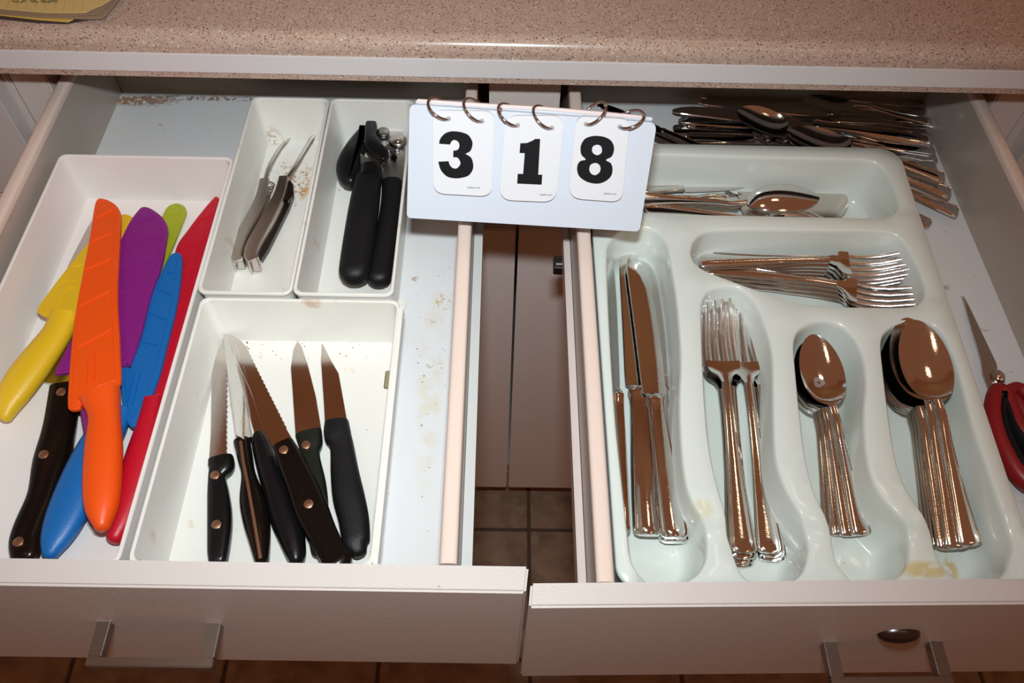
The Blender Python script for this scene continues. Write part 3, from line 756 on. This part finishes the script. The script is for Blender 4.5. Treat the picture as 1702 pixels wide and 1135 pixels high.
def sheath_knife(label, col, outline, z, handle, hz, hh, rb, th=.0042, smooth_n=4):
    cx = sum(p[0] for p in outline)/len(outline); cy = sum(p[1] for p in outline)/len(outline)
    r = thing('sheathed_knife', label, 'knife', pz(cx, cy, .803), 'colourful sheathed knives in the long bin')
    P = poly(outline, z, smooth_n)
    rm = .0035
    dn = lambda Q, d: [V((p.x, p.y, p.z-d)) for p in Q]
    rs = [dn(inset(P, .0006), th), dn(P, th-.0008), dn(P, .0009), inset(P, .0007)]
    s = obj('sheath', rings(rs), col, r, True, 35)
    ribs(rb, z, col, s)
    Q = inset(P, rm)
    for _ in range(4): Q = [(Q[i-1]+Q[i]*2+Q[(i+1) % len(Q)])/4 for i in range(len(Q))]
    obj('border', tube([q-V((0, 0, .0001)) for q in Q], .0006, 6, True), col, s, True, 80)
    obj('handle', pair_loft(handle, hz, hh), col, r, True, 60)
    return r
# black cook's knife at the bottom
bk = thing('cooks_knife', 'cook\'s knife with riveted black handle lying under the colourful knives, blade mostly hidden', 'knife', pz(90, 700, .803), 'kitchen knives')
obj('blade', slab(poly([(62, 634), (112, 640), (132, 600), (176, 380), (176, 340), (160, 352), (141, 385), (113, 440), (85, 530), (68, 600)], .8065), .0018, .0003), 'steel_blade', bk)
obj('handle', pair_loft([(86, 642, 130, 645), (75, 707, 124, 712), (61, 759, 111, 772), (49, 820, 95, 824), (28, 869, 76, 872), (18, 901, 66, 900), (22, 925, 64, 926)], .8105, .0075, 3.2), 'black_wood', bk, True, 50)
for x, y in ((102, 652), (73, 756), (31, 901)): obj('rivet', disc(pz(x, y, .8172), .0033, .0010, 20), 'copper', bk, True)
sheath_knife('olive green sheathed knife almost hidden under the purple one', 'green', [(268, 360), (278, 343), (293, 337), (305, 341), (309, 350), (304, 365), (289, 402), (266, 455), (240, 520), (215, 590), (180, 600), (160, 590), (185, 540), (225, 450)], (.8095, .8075, 600, 337),
   [(160, 592, 205, 600), (150, 630, 185, 636), (140, 665, 168, 668), (136, 688, 152, 691)], .8095, .006, [(278, 358, 301, 353), (283, 380, 293, 376)])
sheath_knife('red sheathed knife, longest, along the right wall of the bin', 'red', [(361, 327), (355, 328), (334, 352), (312, 381), (292, 412), (283, 470), (272, 560), (255, 630), (238, 674), (256, 662), (272, 656), (296, 575), (319, 490), (342, 405), (362, 336)], (.8125, .8095, 670, 326),
   [(240, 672, 270, 658), (231, 706, 266, 690), (207, 768, 260, 757), (192, 826, 244, 820), (181, 868, 224, 866), (177, 893, 206, 893)], .8125, .0085, [(329, 366, 353, 357), (301, 411, 338, 397), (300, 452, 326, 443), (285, 512, 314, 501)])
sheath_knife('blue sheathed knife with a narrow pointed sheath, lying over the red one', 'blue', [(291, 419), (298, 420), (302, 430), (299, 470), (292, 512), (280, 560), (265, 620), (245, 672), (226, 705), (213, 705), (203, 672), (200, 606), (218, 596), (232, 556), (253, 487), (266, 455), (281, 426)], (.8165, .8150, 705, 420),
   [(178, 668, 214, 690), (148, 712, 206, 722), (117, 763, 181, 775), (89, 824, 158, 830), (73, 869, 137, 870), (67, 901, 116, 899), (70, 918, 98, 920)], .8135, .0085, [(278, 452, 287, 455), (265, 482, 284, 490), (248, 519, 276, 531), (238, 568, 262, 574), (232, 622, 220, 672), (222, 620, 211, 668)])
sheath_knife('purple sheathed knife beside the orange one, with a wide square sheath', 'purple', [(238, 343), (249, 345), (264, 355), (274, 366), (278, 380), (276, 396), (268, 438), (250, 489), (233, 555), (216, 602), (208, 606), (150, 612), (98, 620), (92, 614), (116, 567), (170, 460), (198, 402), (215, 368), (230, 348)], (.8205, .8185, 606, 343),
   [(120, 614, 165, 612), (128, 650, 164, 650), (140, 710, 176, 712), (146, 780, 180, 780), (152, 830, 178, 830)], .8165, .006, [(229, 367, 257, 360), (208, 402, 264, 390), (196, 443, 255, 429), (196, 487, 241, 476), (196, 537, 224, 529)])
sheath_knife('yellow sheathed knife at the left, handle pointing down left', 'yellow', [(201, 356), (215, 357), (222, 364), (217, 372), (199, 400), (178, 455), (140, 522), (110, 522), (84, 526), (61, 516), (78, 488), (114, 441), (139, 411), (175, 372)], (.8265, .8165, 520, 356),
   [(84, 522, 133, 522), (73, 549, 118, 556), (41, 587, 90, 601), (12, 624, 62, 641), (-4, 662, 38, 672), (0, 692, 20, 694)], (.8215, .8145), .0085, [(105, 467, 128, 467), (125, 442, 140, 440), (96, 505, 112, 478), (112, 478, 128, 478)])
sheath_knife('orange sheathed knife on top of the others in the long bin', 'orange', [(161, 331), (170, 329), (182, 333), (194, 342), (200, 358), (198, 405), (195, 468), (195, 510), (197, 540), (199, 590), (199, 635), (182, 640), (160, 650), (136, 668), (131, 678), (116, 680), (112, 672), (113, 640), (118, 577), (126, 511), (147, 402), (156, 345)], (.8325, .8255, 680, 330),
   [(134, 672, 198, 640), (147, 696, 200, 684), (142, 743, 202, 743), (139, 804, 201, 804), (143, 845, 196, 845), (156, 873, 184, 873)], (.829, .828), .0098, [(161, 361, 187, 348), (151, 402, 185, 387), (141, 449, 183, 430), (132, 508, 181, 484), (128, 578, 182, 548), (146, 590, 144, 640), (158, 584, 157, 634)])

# knives in the wide front bin
def serr(a, b, n, amp):
    """zigzag pixel edge between a and b"""
    out = []; dx, dy = b[0]-a[0], b[1]-a[1]; L = math.hypot(dx, dy); nx, ny = dy/L, -dx/L
    for i in range(n+1):
        t = i/n; s = amp if i % 2 else -amp; out.append((a[0]+dx*t+nx*s, a[1]+dy*t+ny*s))
    return out
def kknife(name, label, blade, bz, handle, hz, ht, hm, riv=(), pw=3.2, bm_='steel_blade', th=.0014, extra=None):
    r = thing(name, label, 'knife', pz(handle[0][0], handle[0][1], .803), 'kitchen knives')
    bp = poly(blade, bz)
    if extra:
        mx_ = sum(q.x for q in bp)/len(bp); my_ = sum(q.y for q in bp)/len(bp)
        sl = sum((q.x-mx_)*(q.y-my_) for q in bp)/sum((q.y-my_)**2 for q in bp)
        bp = [V((q.x, q.y, q.z-extra*(q.x-mx_-sl*(q.y-my_)))) for q in bp]
    obj('blade', slab(bp, th, .00025), bm_, r)
    obj('handle', pair_loft(handle, hz, ht, pw), hm, r, True, 50)
    for x, y, z in riv: obj('rivet', disc(pz(x, y, z), .0031, .0009, 20), 'copper', r, True)
    return r
kknife('steak_knife', 'serrated knife with a forked tip, leftmost in the wide bin, black handle with two rivets',
  [(351, 562), (357, 572), (364, 583), (368, 572), (369, 560), (375, 588)]+serr((377, 600), (377, 748), 34, .9)+[(379, 755), (384, 764), (347, 766), (350, 720), (352, 603)], .8085,
  [(347, 765, 388, 761), (347, 778, 389, 777), (347, 794, 376, 793), (346, 818, 380, 818), (346, 852, 385, 852), (346, 882, 385, 882), (346, 915, 381, 915), (348, 932, 378, 932)], .8095, .0065, 'black_plastic', [(357.5, 790, .8156), (360, 872, .8156)])
r = kknife('paring_knife', 'knife resting on its spine second from the left, copper tang running down its black handle',
  [(372, 555), (378, 560), (390, 600), (405, 660), (419, 731), (396, 731), (384, 650), (377, 600)], (.8185, .8260, 731, 555),
  [(389, 738, 416, 731), (396, 765, 420, 760), (402, 791, 425, 787), (399, 831, 440, 826), (405, 867, 448, 864), (415, 900, 449, 900), (424, 932, 447, 932)], .8125, .0095, 'black_wood', (), 2.4, 'steel', .0014, 1.3)
st_ = [pz(x, y, .8224) for x, y in ((400, 733), (404, 765), (411, 800), (418, 840), (425, 880), (433, 928))]
obj('tang', loft([(p, .0011, .0006) for p in st_], 8, 4), 'copper', r, label='copper coloured tang edge')
kknife('paring_knife', 'knife with smooth rounded black handle and pale blade, third from left in wide bin',
  [(386, 582), (393, 590), (420, 650), (448, 738), (424, 724), (405, 660)], (.8110, .8085, 738, 582),
  [(421, 725, 440, 721), (419, 738, 448, 738), (424, 762, 457, 763), (436, 806, 476, 810), (449, 854, 494, 860), (462, 890, 506, 890), (474, 920, 509, 917), (480, 932, 506, 932)], .8125, .009, 'black_plastic', (), 2.1)
kknife('steak_knife', 'largest serrated knife lying on top, dark wood handle with two copper rivets',
  [(374, 554), (386, 556), (402, 567)]+serr((408, 574), (477, 712), 40, .8)+[(486, 729), (489, 733), (454, 745), (444, 726), (415, 646), (387, 584)], (.8195, .8125, 745, 554),
  [(454, 745, 488, 733), (462, 771, 506, 763), (478, 811, 529, 808), (491, 848, 546, 850), (511, 887, 560, 884), (531, 925, 578, 920), (540, 937, 588, 934)], .8210, .0075, 'black_wood', [(471.6, 748, .8278), (513, 838, .8280)])
kknife('paring_knife', 'knife with a straight spear blade and greenish black riveted handle, second from the right',
  [(494, 566), (501, 575), (512, 607), (525, 658), (535, 718), (491, 724), (486, 649), (483, 611), (487, 582)], .8085,
  [(491, 724, 535, 717), (496, 742, 536, 733), (499, 762, 531, 752), (504, 806, 542, 804), (508, 848, 546, 844), (512, 888, 544, 888), (518, 918, 538, 920)], .8095, .006, 'green_black', [(508.6, 740, .8152)])
kknife('paring_knife', 'short paring knife with a curved matte black handle, rightmost in the wide bin',
  [(535, 569), (550, 598), (563, 620), (577, 699), (540, 707), (538, 670), (533, 598)], .8095,
  [(540, 707, 580, 700), (539, 726, 584, 722), (549, 742, 588, 742), (550, 789, 597, 785), (553, 827, 606, 823), (562, 862, 613, 858), (567, 890, 615, 888), (570, 903, 613, 905), (582, 920, 610, 912)], .8125, .0085, 'black_rubber', (), 3.0)

# ================================================================== SPRING TOOL
tl = thing('spring_tool', 'steel hand tool with two folded handles, a spring between them and two pointed prongs', 'tool', pz(440, 360, .803))
def chan(pts, hw, z, zb):
    """folded channel strip: wide top face bent down over both sides"""
    C_ = catmull([pz(x, y, z) for x, y in pts], 5, False); W = [hw*(.85+.25*math.sin(math.pi*i/(len(C_)-1))) for i in range(len(C_))]
    D = frame_dirs(C_); rs = []
    for c, d, w_ in zip(C_, D, W):
        x = d.cross(V((0, 0, 1))).normalized(); q = V((0, 0, 1))
        h = c.z-zb
        rs.append([c+x*w_-q*h, c+x*w_-q*.001, c+x*(w_-.001), c-x*(w_-.001), c-x*w_-q*.001, c-x*w_-q*h, c-x*(w_-.0009)-q*h, c-x*(w_-.0009)-q*.0012, c+x*(w_-.0009)-q*.0012, c+x*(w_-.0009)-q*h])
    return rings(rs)
obj('handle', chan([(439, 296), (433, 325), (418, 358), (400, 390), (392, 412), (391, 424), (395, 432)], .0050, .8165, .8045), 'steel_satin', tl, True, 35)
obj('handle', chan([(471, 292), (464, 320), (447, 355), (428, 388), (418, 408), (415, 422), (420, 431)], .0050, .8200, .8045), 'steel_satin', tl, True, 35)
obj('prong', tube(catmull([pz(441, 300, .812), pz(447, 280, .812), pz(462, 252, .811), pz(475, 236, .810), pz(483, 229, .809)], 4, False), [.0022]*9+[.0019]*4+[.0014, .0011, .0007, .0003], 8), 'steel_satin', tl, True)
obj('prong', tube(catmull([pz(474, 300, .814), pz(486, 284, .814), pz(502, 258, .812), pz(514, 238, .811), pz(523, 223, .810)], 4, False), [.0023]*9+[.0023]*4+[.0026, .0024, .0014, .0003], 8), 'steel_satin', tl, True)
a_, b_ = pz(451, 304, .811), pz(441, 330, .811); sp_ = []
d_ = (b_-a_); u_ = d_.normalized().orthogonal().normalized(); v_ = d_.normalized().cross(u_)
for k in range(61): t = k/60; an = t*5*2*math.pi; sp_.append(a_+d_*t+(u_*math.cos(an)+v_*math.sin(an))*.0032)
obj('spring', tube(sp_, .0006, 6), 'steel', tl, True)
for (x, y, zz) in ((394.5, 431, .8160), (419.5, 430.5, .8195)):
    p = pz(x, y, zz); obj('end_cap', hexa([(p.x-.0043, p.y-.0012, .8045), (p.x+.0043, p.y-.0012, .8045), (p.x+.0043, p.y+.003, .8045), (p.x-.0043, p.y+.003, .8045)],
        [(p.x-.0043, p.y+.0002, zz), (p.x+.0043, p.y+.0002, zz), (p.x+.0043, p.y+.004, zz+.0003), (p.x-.0043, p.y+.004, zz+.0003)], .0007), 'steel_satin', tl, True, 60)
obj('bracket', slab(poly([(478, 294), (487, 305), (488, 322), (478, 334), (470, 316)], .815), .004, .0004), 'dark_metal', tl)
obj('side_plate', slab(poly([(488, 322), (480, 344), (466, 372), (446, 412), (434, 431), (428, 420), (450, 372), (472, 334)], .8105), .005, .0004), 'dark_metal', tl)
for (x, y) in ((392, 430), (416, 429)):
    p = pz(x, y, .812); obj('stud', join(tube([p+V((0, .003, 0)), p+V((-.0005, -.0035, .000))], .0010, 8), sphere(p+V((-.0005, -.0042, 0)), .0018)), 'steel', tl, True)

# ================================================================== CAN OPENER
co = thing('can_opener', 'manual can opener with black ribbed handles and a black turning knob', 'can opener', pz(615, 350, .803))
obj('frame', slab(poly([(609, 196), (611, 188), (617, 184), (625, 183), (642, 188), (658, 200), (669, 217), (673, 235), (672, 262), (668, 312), (636, 306), (637, 270), (630, 240), (612, 215)], (.8155, .8185, 312, 183)), .0022, .0003), 'steel_pale', co, label='bright steel frame plate')
obj('handle', pair_loft([(635, 303, 669, 307), (633, 340, 667, 340), (623, 400, 661, 400), (611, 448, 652, 450), (609, 462, 650, 464)], .8135, .0085, 2.6), 'black_rubber', co, True, 60)
obj('handle', pair_loft([(592, 296, 634, 299), (582, 336, 631, 337), (571, 398, 624, 399), (564, 446, 617, 448), (564, 454, 615, 457)], .8215, .0100, 2.6), 'black_rubber', co, True, 60)
obj('collar', pair_loft([(599, 278, 634, 284), (598, 288, 636, 293), (594, 298, 633, 302)], .8225, .0095, 2.4, round_end=False), 'black_plastic', co, True, 60)
obj('jaw', pillow(poly([(607, 201), (615, 196), (624, 195), (626, 207), (624, 219), (636, 237), (646, 249), (638, 264), (624, 256), (607, 243), (605, 222)], .8285, 3), .008, .002), 'black_plastic', co, True, 60)
obj('cutter_arm', slab(poly([(604, 232), (609, 244), (612, 262), (598, 254), (600, 279), (634, 284), (637, 264), (620, 256), (612, 240)], .8235), .003, .0004), 'steel_satin', co)
obj('knob', pillow(poly([(608, 200), (598, 206), (584, 220), (569, 240), (559, 260), (557, 276), (563, 291), (575, 299), (588, 298), (597, 285), (600, 262), (605, 235), (609, 212)], .8235, 4), .014, .006), 'black_plastic', co, True, 60, label='glossy black oval turning knob')
obj('knob_base', slab(poly([(564, 285), (575, 302), (590, 302), (600, 288), (598, 250), (580, 262)], .8110, 4), .003, .0006), 'steel_satin', co, True)
obj('cutting_wheel', join(disc(pz(661, 234, .8195), .0080, .003, 28, 1), disc(pz(661, 233, .8220), .0034, .0016, 16, 1)), 'steel_satin', co, True, 60)
obj('feed_wheel', disc(pz(637, 222, .8195), .0058, .0028, 24), 'nickel', co, True, 60)
gear = []
for k in range(32): a = 2*math.pi*k/32; rr = .0068 if k % 2 else .0056; gear.append(pz(652, 244, .8190)+V((rr*math.cos(a), rr*math.sin(a), 0)))
obj('gear', slab(gear, .002, .0003), 'dark_metal', co)
for x, y, rr in ((647, 205, .0040), (637, 209, .0018), (652, 261, .0022)): obj('rivet', disc(pz(x, y, .8182), rr, .0016, 16, 1), 'nickel', co, True, 60)
obj('bottle_hook', slab(poly([(652, 252), (661, 260), (658, 270), (649, 264)], .8205), .002, .0003), 'steel', co)

# ================================================================== SCISSORS
sx = thing('kitchen_shears', 'red and black handled shears lying in the gap right of the silverware tray', 'scissors', pz(1650, 640, .801))
obj('blade', slab(poly([(1599, 490), (1606, 506), (1630, 559), (1653, 608), (1658, 640), (1662, 660), (1646, 650), (1634, 618), (1630, 594), (1613, 538)], (.8100, .8040, 640, 490)), .002, .0003), 'steel_satin', sx)
obj('blade', slab(poly([(1602, 492), (1612, 510), (1636, 560), (1657, 604), (1662, 640), (1650, 640), (1634, 600), (1618, 545)], (.8078, .8020, 640, 490)), .002, .0003), 'steel_satin', sx)
obj('pivot', disc(pz(1658, 627, .810), .0046, .0045, 20, 1, ry=.006), 'steel', sx, True, 60)
zs = .813
lp = catmull([pz(x, y, zs) for x, y in ((1655, 652), (1650, 690), (1662, 735), (1686, 780), (1712, 806), (1740, 800), (1738, 770), (1715, 740), (1692, 712), (1680, 680), (1668, 655))], 5)
def flat_ring(P, hw, ht, n=10):
    rs = []; m = len(P)
    for i in range(m):
        d = (P[(i+1) % m]-P[i-1]).normalized(); x = d.cross(V((0, 0, 1))).normalized()
        rs.append([P[i]+x*hw*math.cos(2*math.pi*k/n)+V((0, 0, 1))*ht*math.sin(2*math.pi*k/n) for k in range(n)])
    rs.append(rs[0]); return rings(rs, False, False)
obj('handle', flat_ring(lp, .0058, .0075), 'shears_red', sx, True, 60)
obj('grip_insert', flat_ring([p+V((0, 0, -.001)) for p in inset(lp, .0052)], .0035, .0085), 'black_rubber', sx, True, 60)
lp2 = catmull([pz(x, y, zs-.003) for x, y in ((1676, 656), (1690, 672), (1710, 700), (1738, 740), (1764, 770), (1788, 768), (1786, 740), (1756, 700), (1720, 665), (1690, 646))], 5)
obj('handle', flat_ring(lp2, .0050, .0060), 'shears_red', sx, True, 60)

# ================================================================== NUMBER SIGN
BL, BR = pz(676, 361, .889), pz(1063, 385, .889)
TL, TR = pz(684, 172, .9600), pz(1092, 204, .9600)
U = ((BR-BL)+(TR-TL)).normalized(); VV = ((TL-BL)+(TR-BR)); VV = (VV-U*VV.dot(U)).normalized(); NN = U.cross(VV).normalized()   # NN toward camera
P0 = (BL+BR+TL+TR)/4
def sg(x, y, d=0.0): return hit(x, y, P0+NN*d, NN)
sgn = thing('number_sign', 'white flip number sign reading 318, with ring bound cards, standing across both drawers', 'number sign', (P0.x, P0.y+.03, ZT+.001))
def plate(px, d0, d1, inset_n=None):
    """slab in sign plane from pixel outline between offsets d0<d1"""
    A = [sg(x, y, d1) for x, y in px]; B = [p-NN*(d1-d0) for p in A]
    return rings([B, A])
def rc_(c, r, n=5):
    """round the corners of a pixel quad (TL,TR,BR,BL)"""
    out = []; m = len(c)
    for i in range(m):
        p = V(c[i]); a = (V(c[i-1])-p); b = (V(c[(i+1) % m])-p); rr = r[i] if isinstance(r, (list, tuple)) else r
        a = p+a.normalized()*rr; b = p+b.normalized()*rr
        for k in range(n+1): t = k/n; q = a*(1-t)**2+p*2*t*(1-t)+b*t*t; out.append((q.x, q.y))
    return out
quad = [(681, 173), (1092, 204), (1063, 385), (676, 362)]
obj('front_panel', plate(rc_(quad, [11, 14, 8, 8]), -.0035, 0), 'board', sgn)
back = rc_([(688, 168), (1090, 198), (1060, 380), (680, 360)], 10)
# back leg of the tent
def w3(u, v, d): return P0+U*u+VV*v+NN*d
hw_ = (BR-BL).length/2; hv = (TL-BL).length/2
t0 = (TL+TR)/2-NN*.004; b0 = V((P0.x, .508, ZT+.0012))
Uh = V((U.x, U.y, 0)).normalized()
def leaf(name, top, bot, th, m):
    d = (bot-top).normalized(); nrm = U.cross(d).normalized()*th
    a = top-U*(hw_*.96); b = top+U*(hw_*.96); c = bot+Uh*(hw_*.985); e = bot-Uh*(hw_*.985)
    return obj(name, hexa([a, b, c, e], [a+nrm, b+nrm, c+nrm, e+nrm], .0006), m, sgn)
leaf('back_panel', t0-VV*.0005, b0, .0026, 'board')
fb_ = (BL+BR)/2-NN*.0036+VV*.001
leaf('base_panel', fb_, V((P0.x, .448, ZT+.0015)), .0016, 'board')
obj('spine', plate([(690, 170), (800, 178), (905, 183), (1000, 192), (1076, 198), (1072, 193), (1000, 186), (905, 178), (800, 172), (694, 165)], -.006, -.0036), 'board_edge', sgn, label='pinkish folded top edge')
def c5(L): return [(660+x/3.7, 120+y/3.7) for x, y in L]
cards = [
  (c5([(222, 235), (600, 240), (578, 765), (222, 745)]), [14, 20, 18, 20]),
  (c5([(668, 268), (1026, 268), (975, 800), (628, 785)]), [20, 22, 22, 22]),
  (c5([(1105, 270), (1430, 290), (1385, 800), (1055, 775)]), [16, 14, 20, 22])]
three = [(352, 363), (400, 370), (440, 388), (462, 425), (462, 455), (450, 485), (420, 502), (455, 525), (468, 565), (465, 600), (440, 635), (395, 650), (350, 652), (305, 640), (268, 600), (253, 550), (317, 547), (325, 572), (345, 590), (368, 590), (388, 568), (386, 545), (370, 525), (345, 524), (346, 482), (370, 478), (382, 460), (380, 435), (360, 418), (338, 422), (325, 445), (258, 440), (265, 410), (290, 380), (320, 366)]
one = [(850, 410), (880, 410), (868, 630), (893, 630), (889, 692), (738, 685), (742, 625), (775, 625), (785, 498), (753, 497), (758, 437), (800, 435), (830, 422)]
eight = [(1225, 391), (1275, 398), (1315, 420), (1333, 455), (1332, 490), (1318, 520), (1285, 540), (1315, 560), (1325, 595), (1318, 635), (1290, 665), (1250, 683), (1205, 684), (1160, 670), (1120, 640), (1107, 600), (1112, 565), (1130, 545), (1160, 537), (1135, 510), (1128, 480), (1132, 445), (1155, 410), (1190, 395)]
h1 = [(1230, 446), (1252, 454), (1260, 476), (1255, 498), (1232, 510), (1208, 500), (1199, 480), (1205, 456)]
h2 = [(1217, 558), (1240, 566), (1251, 588), (1245, 615), (1218, 633), (1192, 622), (1182, 598), (1190, 570)]
def flat_shape(outl, holes, d, smooth):
    """filled polygon with holes in the sign plane"""
    loops = [outl]+holes; pts = []; ed = []; polys = []
    for lp_ in loops:
        Q = [V((x, y, 0)) for x, y in lp_]
        if smooth: Q = catmull(Q, 4)
        n0 = len(pts); pts += [V((q.x, q.y)) for q in Q]; ed += [(n0+i, n0+(i+1) % len(Q)) for i in range(len(Q))]; polys.append(Q)
    rv, re, rf = geometry.delaunay_2d_cdt(pts, ed, [], 0, 1e-6)[:3]; fs = []
    for f in rf:
        cx = sum(rv[i][0] for i in f)/len(f); cy = sum(rv[i][1] for i in f)/len(f)
        if inpoly(polys[0], cx, cy) and not any(inpoly(h, cx, cy) for h in polys[1:]): fs.append(tuple(f))
    return [sg(v[0], v[1], d) for v in rv], fs
def cornered(P, corners):
    idx = [i for i, p in enumerate(P) if p in corners]; out = []
    for a, b in zip(idx, idx[1:]+[idx[0]+len(P)]):
        seg = [V((*P[k % len(P)], 0)) for k in range(a, b+1)]
        q = catmull(seg, 4, False) if len(seg) > 2 else seg
        out += [(v.x, v.y) for v in q[:-1]]
    return out
three = cornered(three, {(258, 440), (325, 445), (345, 524), (346, 482), (317, 547), (253, 550), (420, 502)})
digs = [(three, [], False), (one, [], False), (eight, [h1, h2], True)]
txt = [((433, 714), 'kaelers.com', (510, 716)), ((880, 757), 'kaelers.com', (955, 760)), ((1272, 751), 'kaelers.com', (1348, 754))]
for i, (q, rr) in enumerate(cards):
    pile = []
    for k in range(4):                    # a few cards per pile, slightly fanned
        dx = (3-k)*(.9 if i == 0 else (-.3 if i == 2 else .6)); dy = (3-k)*(-.5 if i else -.3)
        qq = [(x+dx, y+dy) for x, y in q]
        c = obj('number_card', plate(rc_(qq, rr), .0006+k*.0009, .0006+(k+1)*.0009-.00012), 'card', sgn)
    top = .0006+4*.0009
    L, H, sm = digs[i]
    obj('digit', flat_shape(c5(L) if not sm else c5(L), [c5(h) for h in H], top+.00005, sm), 'ink', c, label='bold black numeral %s' % '318'[i])
    a, s_, b = txt[i]; a = sg(*c5([a])[0], top); b = sg(*c5([b])[0], top)
    cu = bpy.data.curves.new('fine_print', 'FONT'); cu.body = s_; cu.size = 1
    to = bpy.data.objects.new('fine_print_source', cu); me = bpy.data.meshes.new_from_object(to)
    xs = [v.co.x for v in me.vertices]; wdt = max(xs)-min(xs); ux = (b-a); k_ = ux.length/wdt; ux.normalize(); uy = NN.cross(ux)
    vs = [a+ux*(v.co.x-min(xs))*k_+uy*v.co.y*k_*1.15+NN*.00005 for v in me.vertices]
    obj('fine_print', (vs, [tuple(p.vertices) for p in me.polygons]), 'ink', c)
    bpy.data.objects.remove(to); bpy.data.curves.remove(cu)
# rings: hole position (pixel), top-left extreme (pixel)
for (hx, hy), (ex, ey), ball in (((317, 285), (160, 175), 0), ((522, 300), (378, 165), 0), ((742, 325), (584, 200), 1), ((952, 342), (795, 205), 0), ((1163, 318), (1305, 205), 2), ((1370, 335), (1520, 280), 3)):
    h = sg(*c5([(hx, hy)])[0], .004)
    e = sg(*c5([(ex, ey)])[0], .004)
    # ring lies in a plane through the hole, containing the sign normal; centre lies above and behind the front face
    dirv = (e-h); dirv = dirv-NN*dirv.dot(NN)
    R_ = .0094
    ax = dirv.normalized(); cen = h+ax*R_*.86-NN*R_*.42
    sd = NN.cross(ax); sd = sd if sd.dot(VV) > 0 else -sd
    N2 = NN*math.cos(.36)-sd*math.sin(.36)
    cen = h+ax*R_*.86-N2*R_*.42
    P = [cen+ax*R_*math.cos(t*2*math.pi/40)+N2*R_*math.sin(t*2*math.pi/40) for t in range(40)]
    rg = obj('ring', tube(P, .0010, 10, True), 'ring_metal', sgn, True, 60)
    if ball:
        q = cen+ax*R_*(.80 if ball == 1 else .98)+NN*R_*(.55 if ball == 1 else .1)
        obj('hinge', join(sphere(q, .0013), sphere(q+NN*.0016+ax*.0006, .0010)), 'steel', rg, True, 60)
    obj('eyelet', disc(h-NN*.0005, .0017, .0007, 16, axis=NN), 'card_edge', sgn)

# ================================================================== NOTEPAD
zc_ = .9457
np_ = thing('notepad', 'worn yellow legal pad with curled corner lying on the countertop', 'notepad', pz(60, 0, zc_))
def sheet_px(px, z, t, name, m, **k): return obj(name, slab(poly(px, z), t, .0001), m, np_, **k)
sheet_px([(-160, 14), (0, 30), (60, 36), (110, 38), (140, 33), (150, 24), (150, -60), (-160, -60)], zc_+.0012, .0012, 'cover', 'cover', label='dark cover board')
sheet_px([(-160, 8), (0, 24.5), (64, 32), (112, 35.5), (122, 31), (124, 28), (130, -60), (-160, -60)], zc_+.0026, .0010, 'page', 'paper_gold')
sheet_px([(-160, 4), (0, 20), (70, 26), (146, 28.5), (168, 28), (176, 22), (194, 0), (240, -60), (-160, -60)], zc_+.0050, .0022, 'page_block', 'paper_tan')
sheet_px([(-160, 2), (0, 18), (70, 24), (120, 25.5), (160, 23), (170, 16), (188, 0), (232, -60), (-160, -60)], zc_+.0062, .0008, 'page', 'paper_tan')
sheet_px([(-160, -2), (0, 14.5), (77, 21), (120, 21.5), (143, 20.5), (152, 15), (160, 12), (170, 8), (184, -1), (224, -60), (-160, -60)], zc_+.0072, .0006, 'page', 'paper_yellow')
ln = []
for i in range(9):
    x = 12+i*15.5; a = pz(x, 14+i*.6, zc_+.00725); b = pz(x+9, -30, zc_+.00725); s = V((.00012, 0, 0)); ln.append(([a-s, a+s, b+s, b-s], [(0, 1, 2, 3)]))
obj('ruled_lines', join(*ln), 'paper_tan', np_)
wr_ = []
for i, x in enumerate((20, 27, 35, 40, 52, 58, 68, 73, 80, 86, 91)):
    pts = [pz(x+3*math.sin(k*1.9+i)+k*.5, (2.5 if i % 3 else 1)+2.2*math.cos(k*1.7+i*2), zc_+.0074) for k in range(7)]
    wr_.append(tube(catmull(pts, 3, False), .00013, 4))
obj('handwriting', join(*wr_), 'ink', np_)

# ================================================================== CRUMBS
def crumbs(name, label, specs, m, z):
    parts = []
    for (x0, y0, x1, y1, n, r) in specs:
        for _ in range(n):
            p = pz(random.uniform(x0, x1), random.uniform(y0, y1), z); q = random.uniform(.35, 1)*r
            vs = [p+V((random.uniform(.5, 1)*q*math.cos(a), random.uniform(.5, 1)*q*math.sin(a), 0)) for a in (0, 1.3, 2.5, 3.8, 5)]+[p+V((0, 0, q*.5))]
            parts.append((vs, [(0, 1, 2, 3, 4), (0, 1, 5), (1, 2, 5), (2, 3, 5), (3, 4, 5), (4, 0, 5)]))
    o = obj(name, join(*parts), m); o['kind'] = 'stuff'; tag(o, label, 'crumbs'); return o
crumbs('rusty_crumbs', 'line of rusty crumbs along the back of the left drawer', [(200, 162, 240, 172, 60, .0018), (240, 162, 395, 167, 50, .0012), (690, 158, 760, 166, 20, .0012)], 'crumb', ZF+.0003)
crumbs('dark_crumbs', 'scattered dark specks on the floor of the left drawer', [(680, 430, 745, 900, 26, .0006), (210, 175, 390, 250, 10, .0006), (690, 560, 742, 720, 10, .0009)], 'crumb_dark', ZF+.0003)
crumbs('brown_crumbs', 'brown crumbs on the floor of the wide bin beside the knife tips', [(430, 566, 640, 600, 26, .0009), (345, 590, 352, 640, 8, .0007), (395, 562, 415, 580, 6, .0013), (380, 600, 630, 760, 16, .0006)], 'crumb', .8028)
crumbs('rust_specks', 'orange rust specks around the prongs of the steel spring tool', [(440, 270, 500, 285, 14, .0010), (465, 290, 515, 305, 16, .0012), (495, 285, 512, 325, 18, .0014), (480, 335, 500, 345, 6, .001), (560, 310, 600, 318, 8, .001)], 'crumb', .8028)
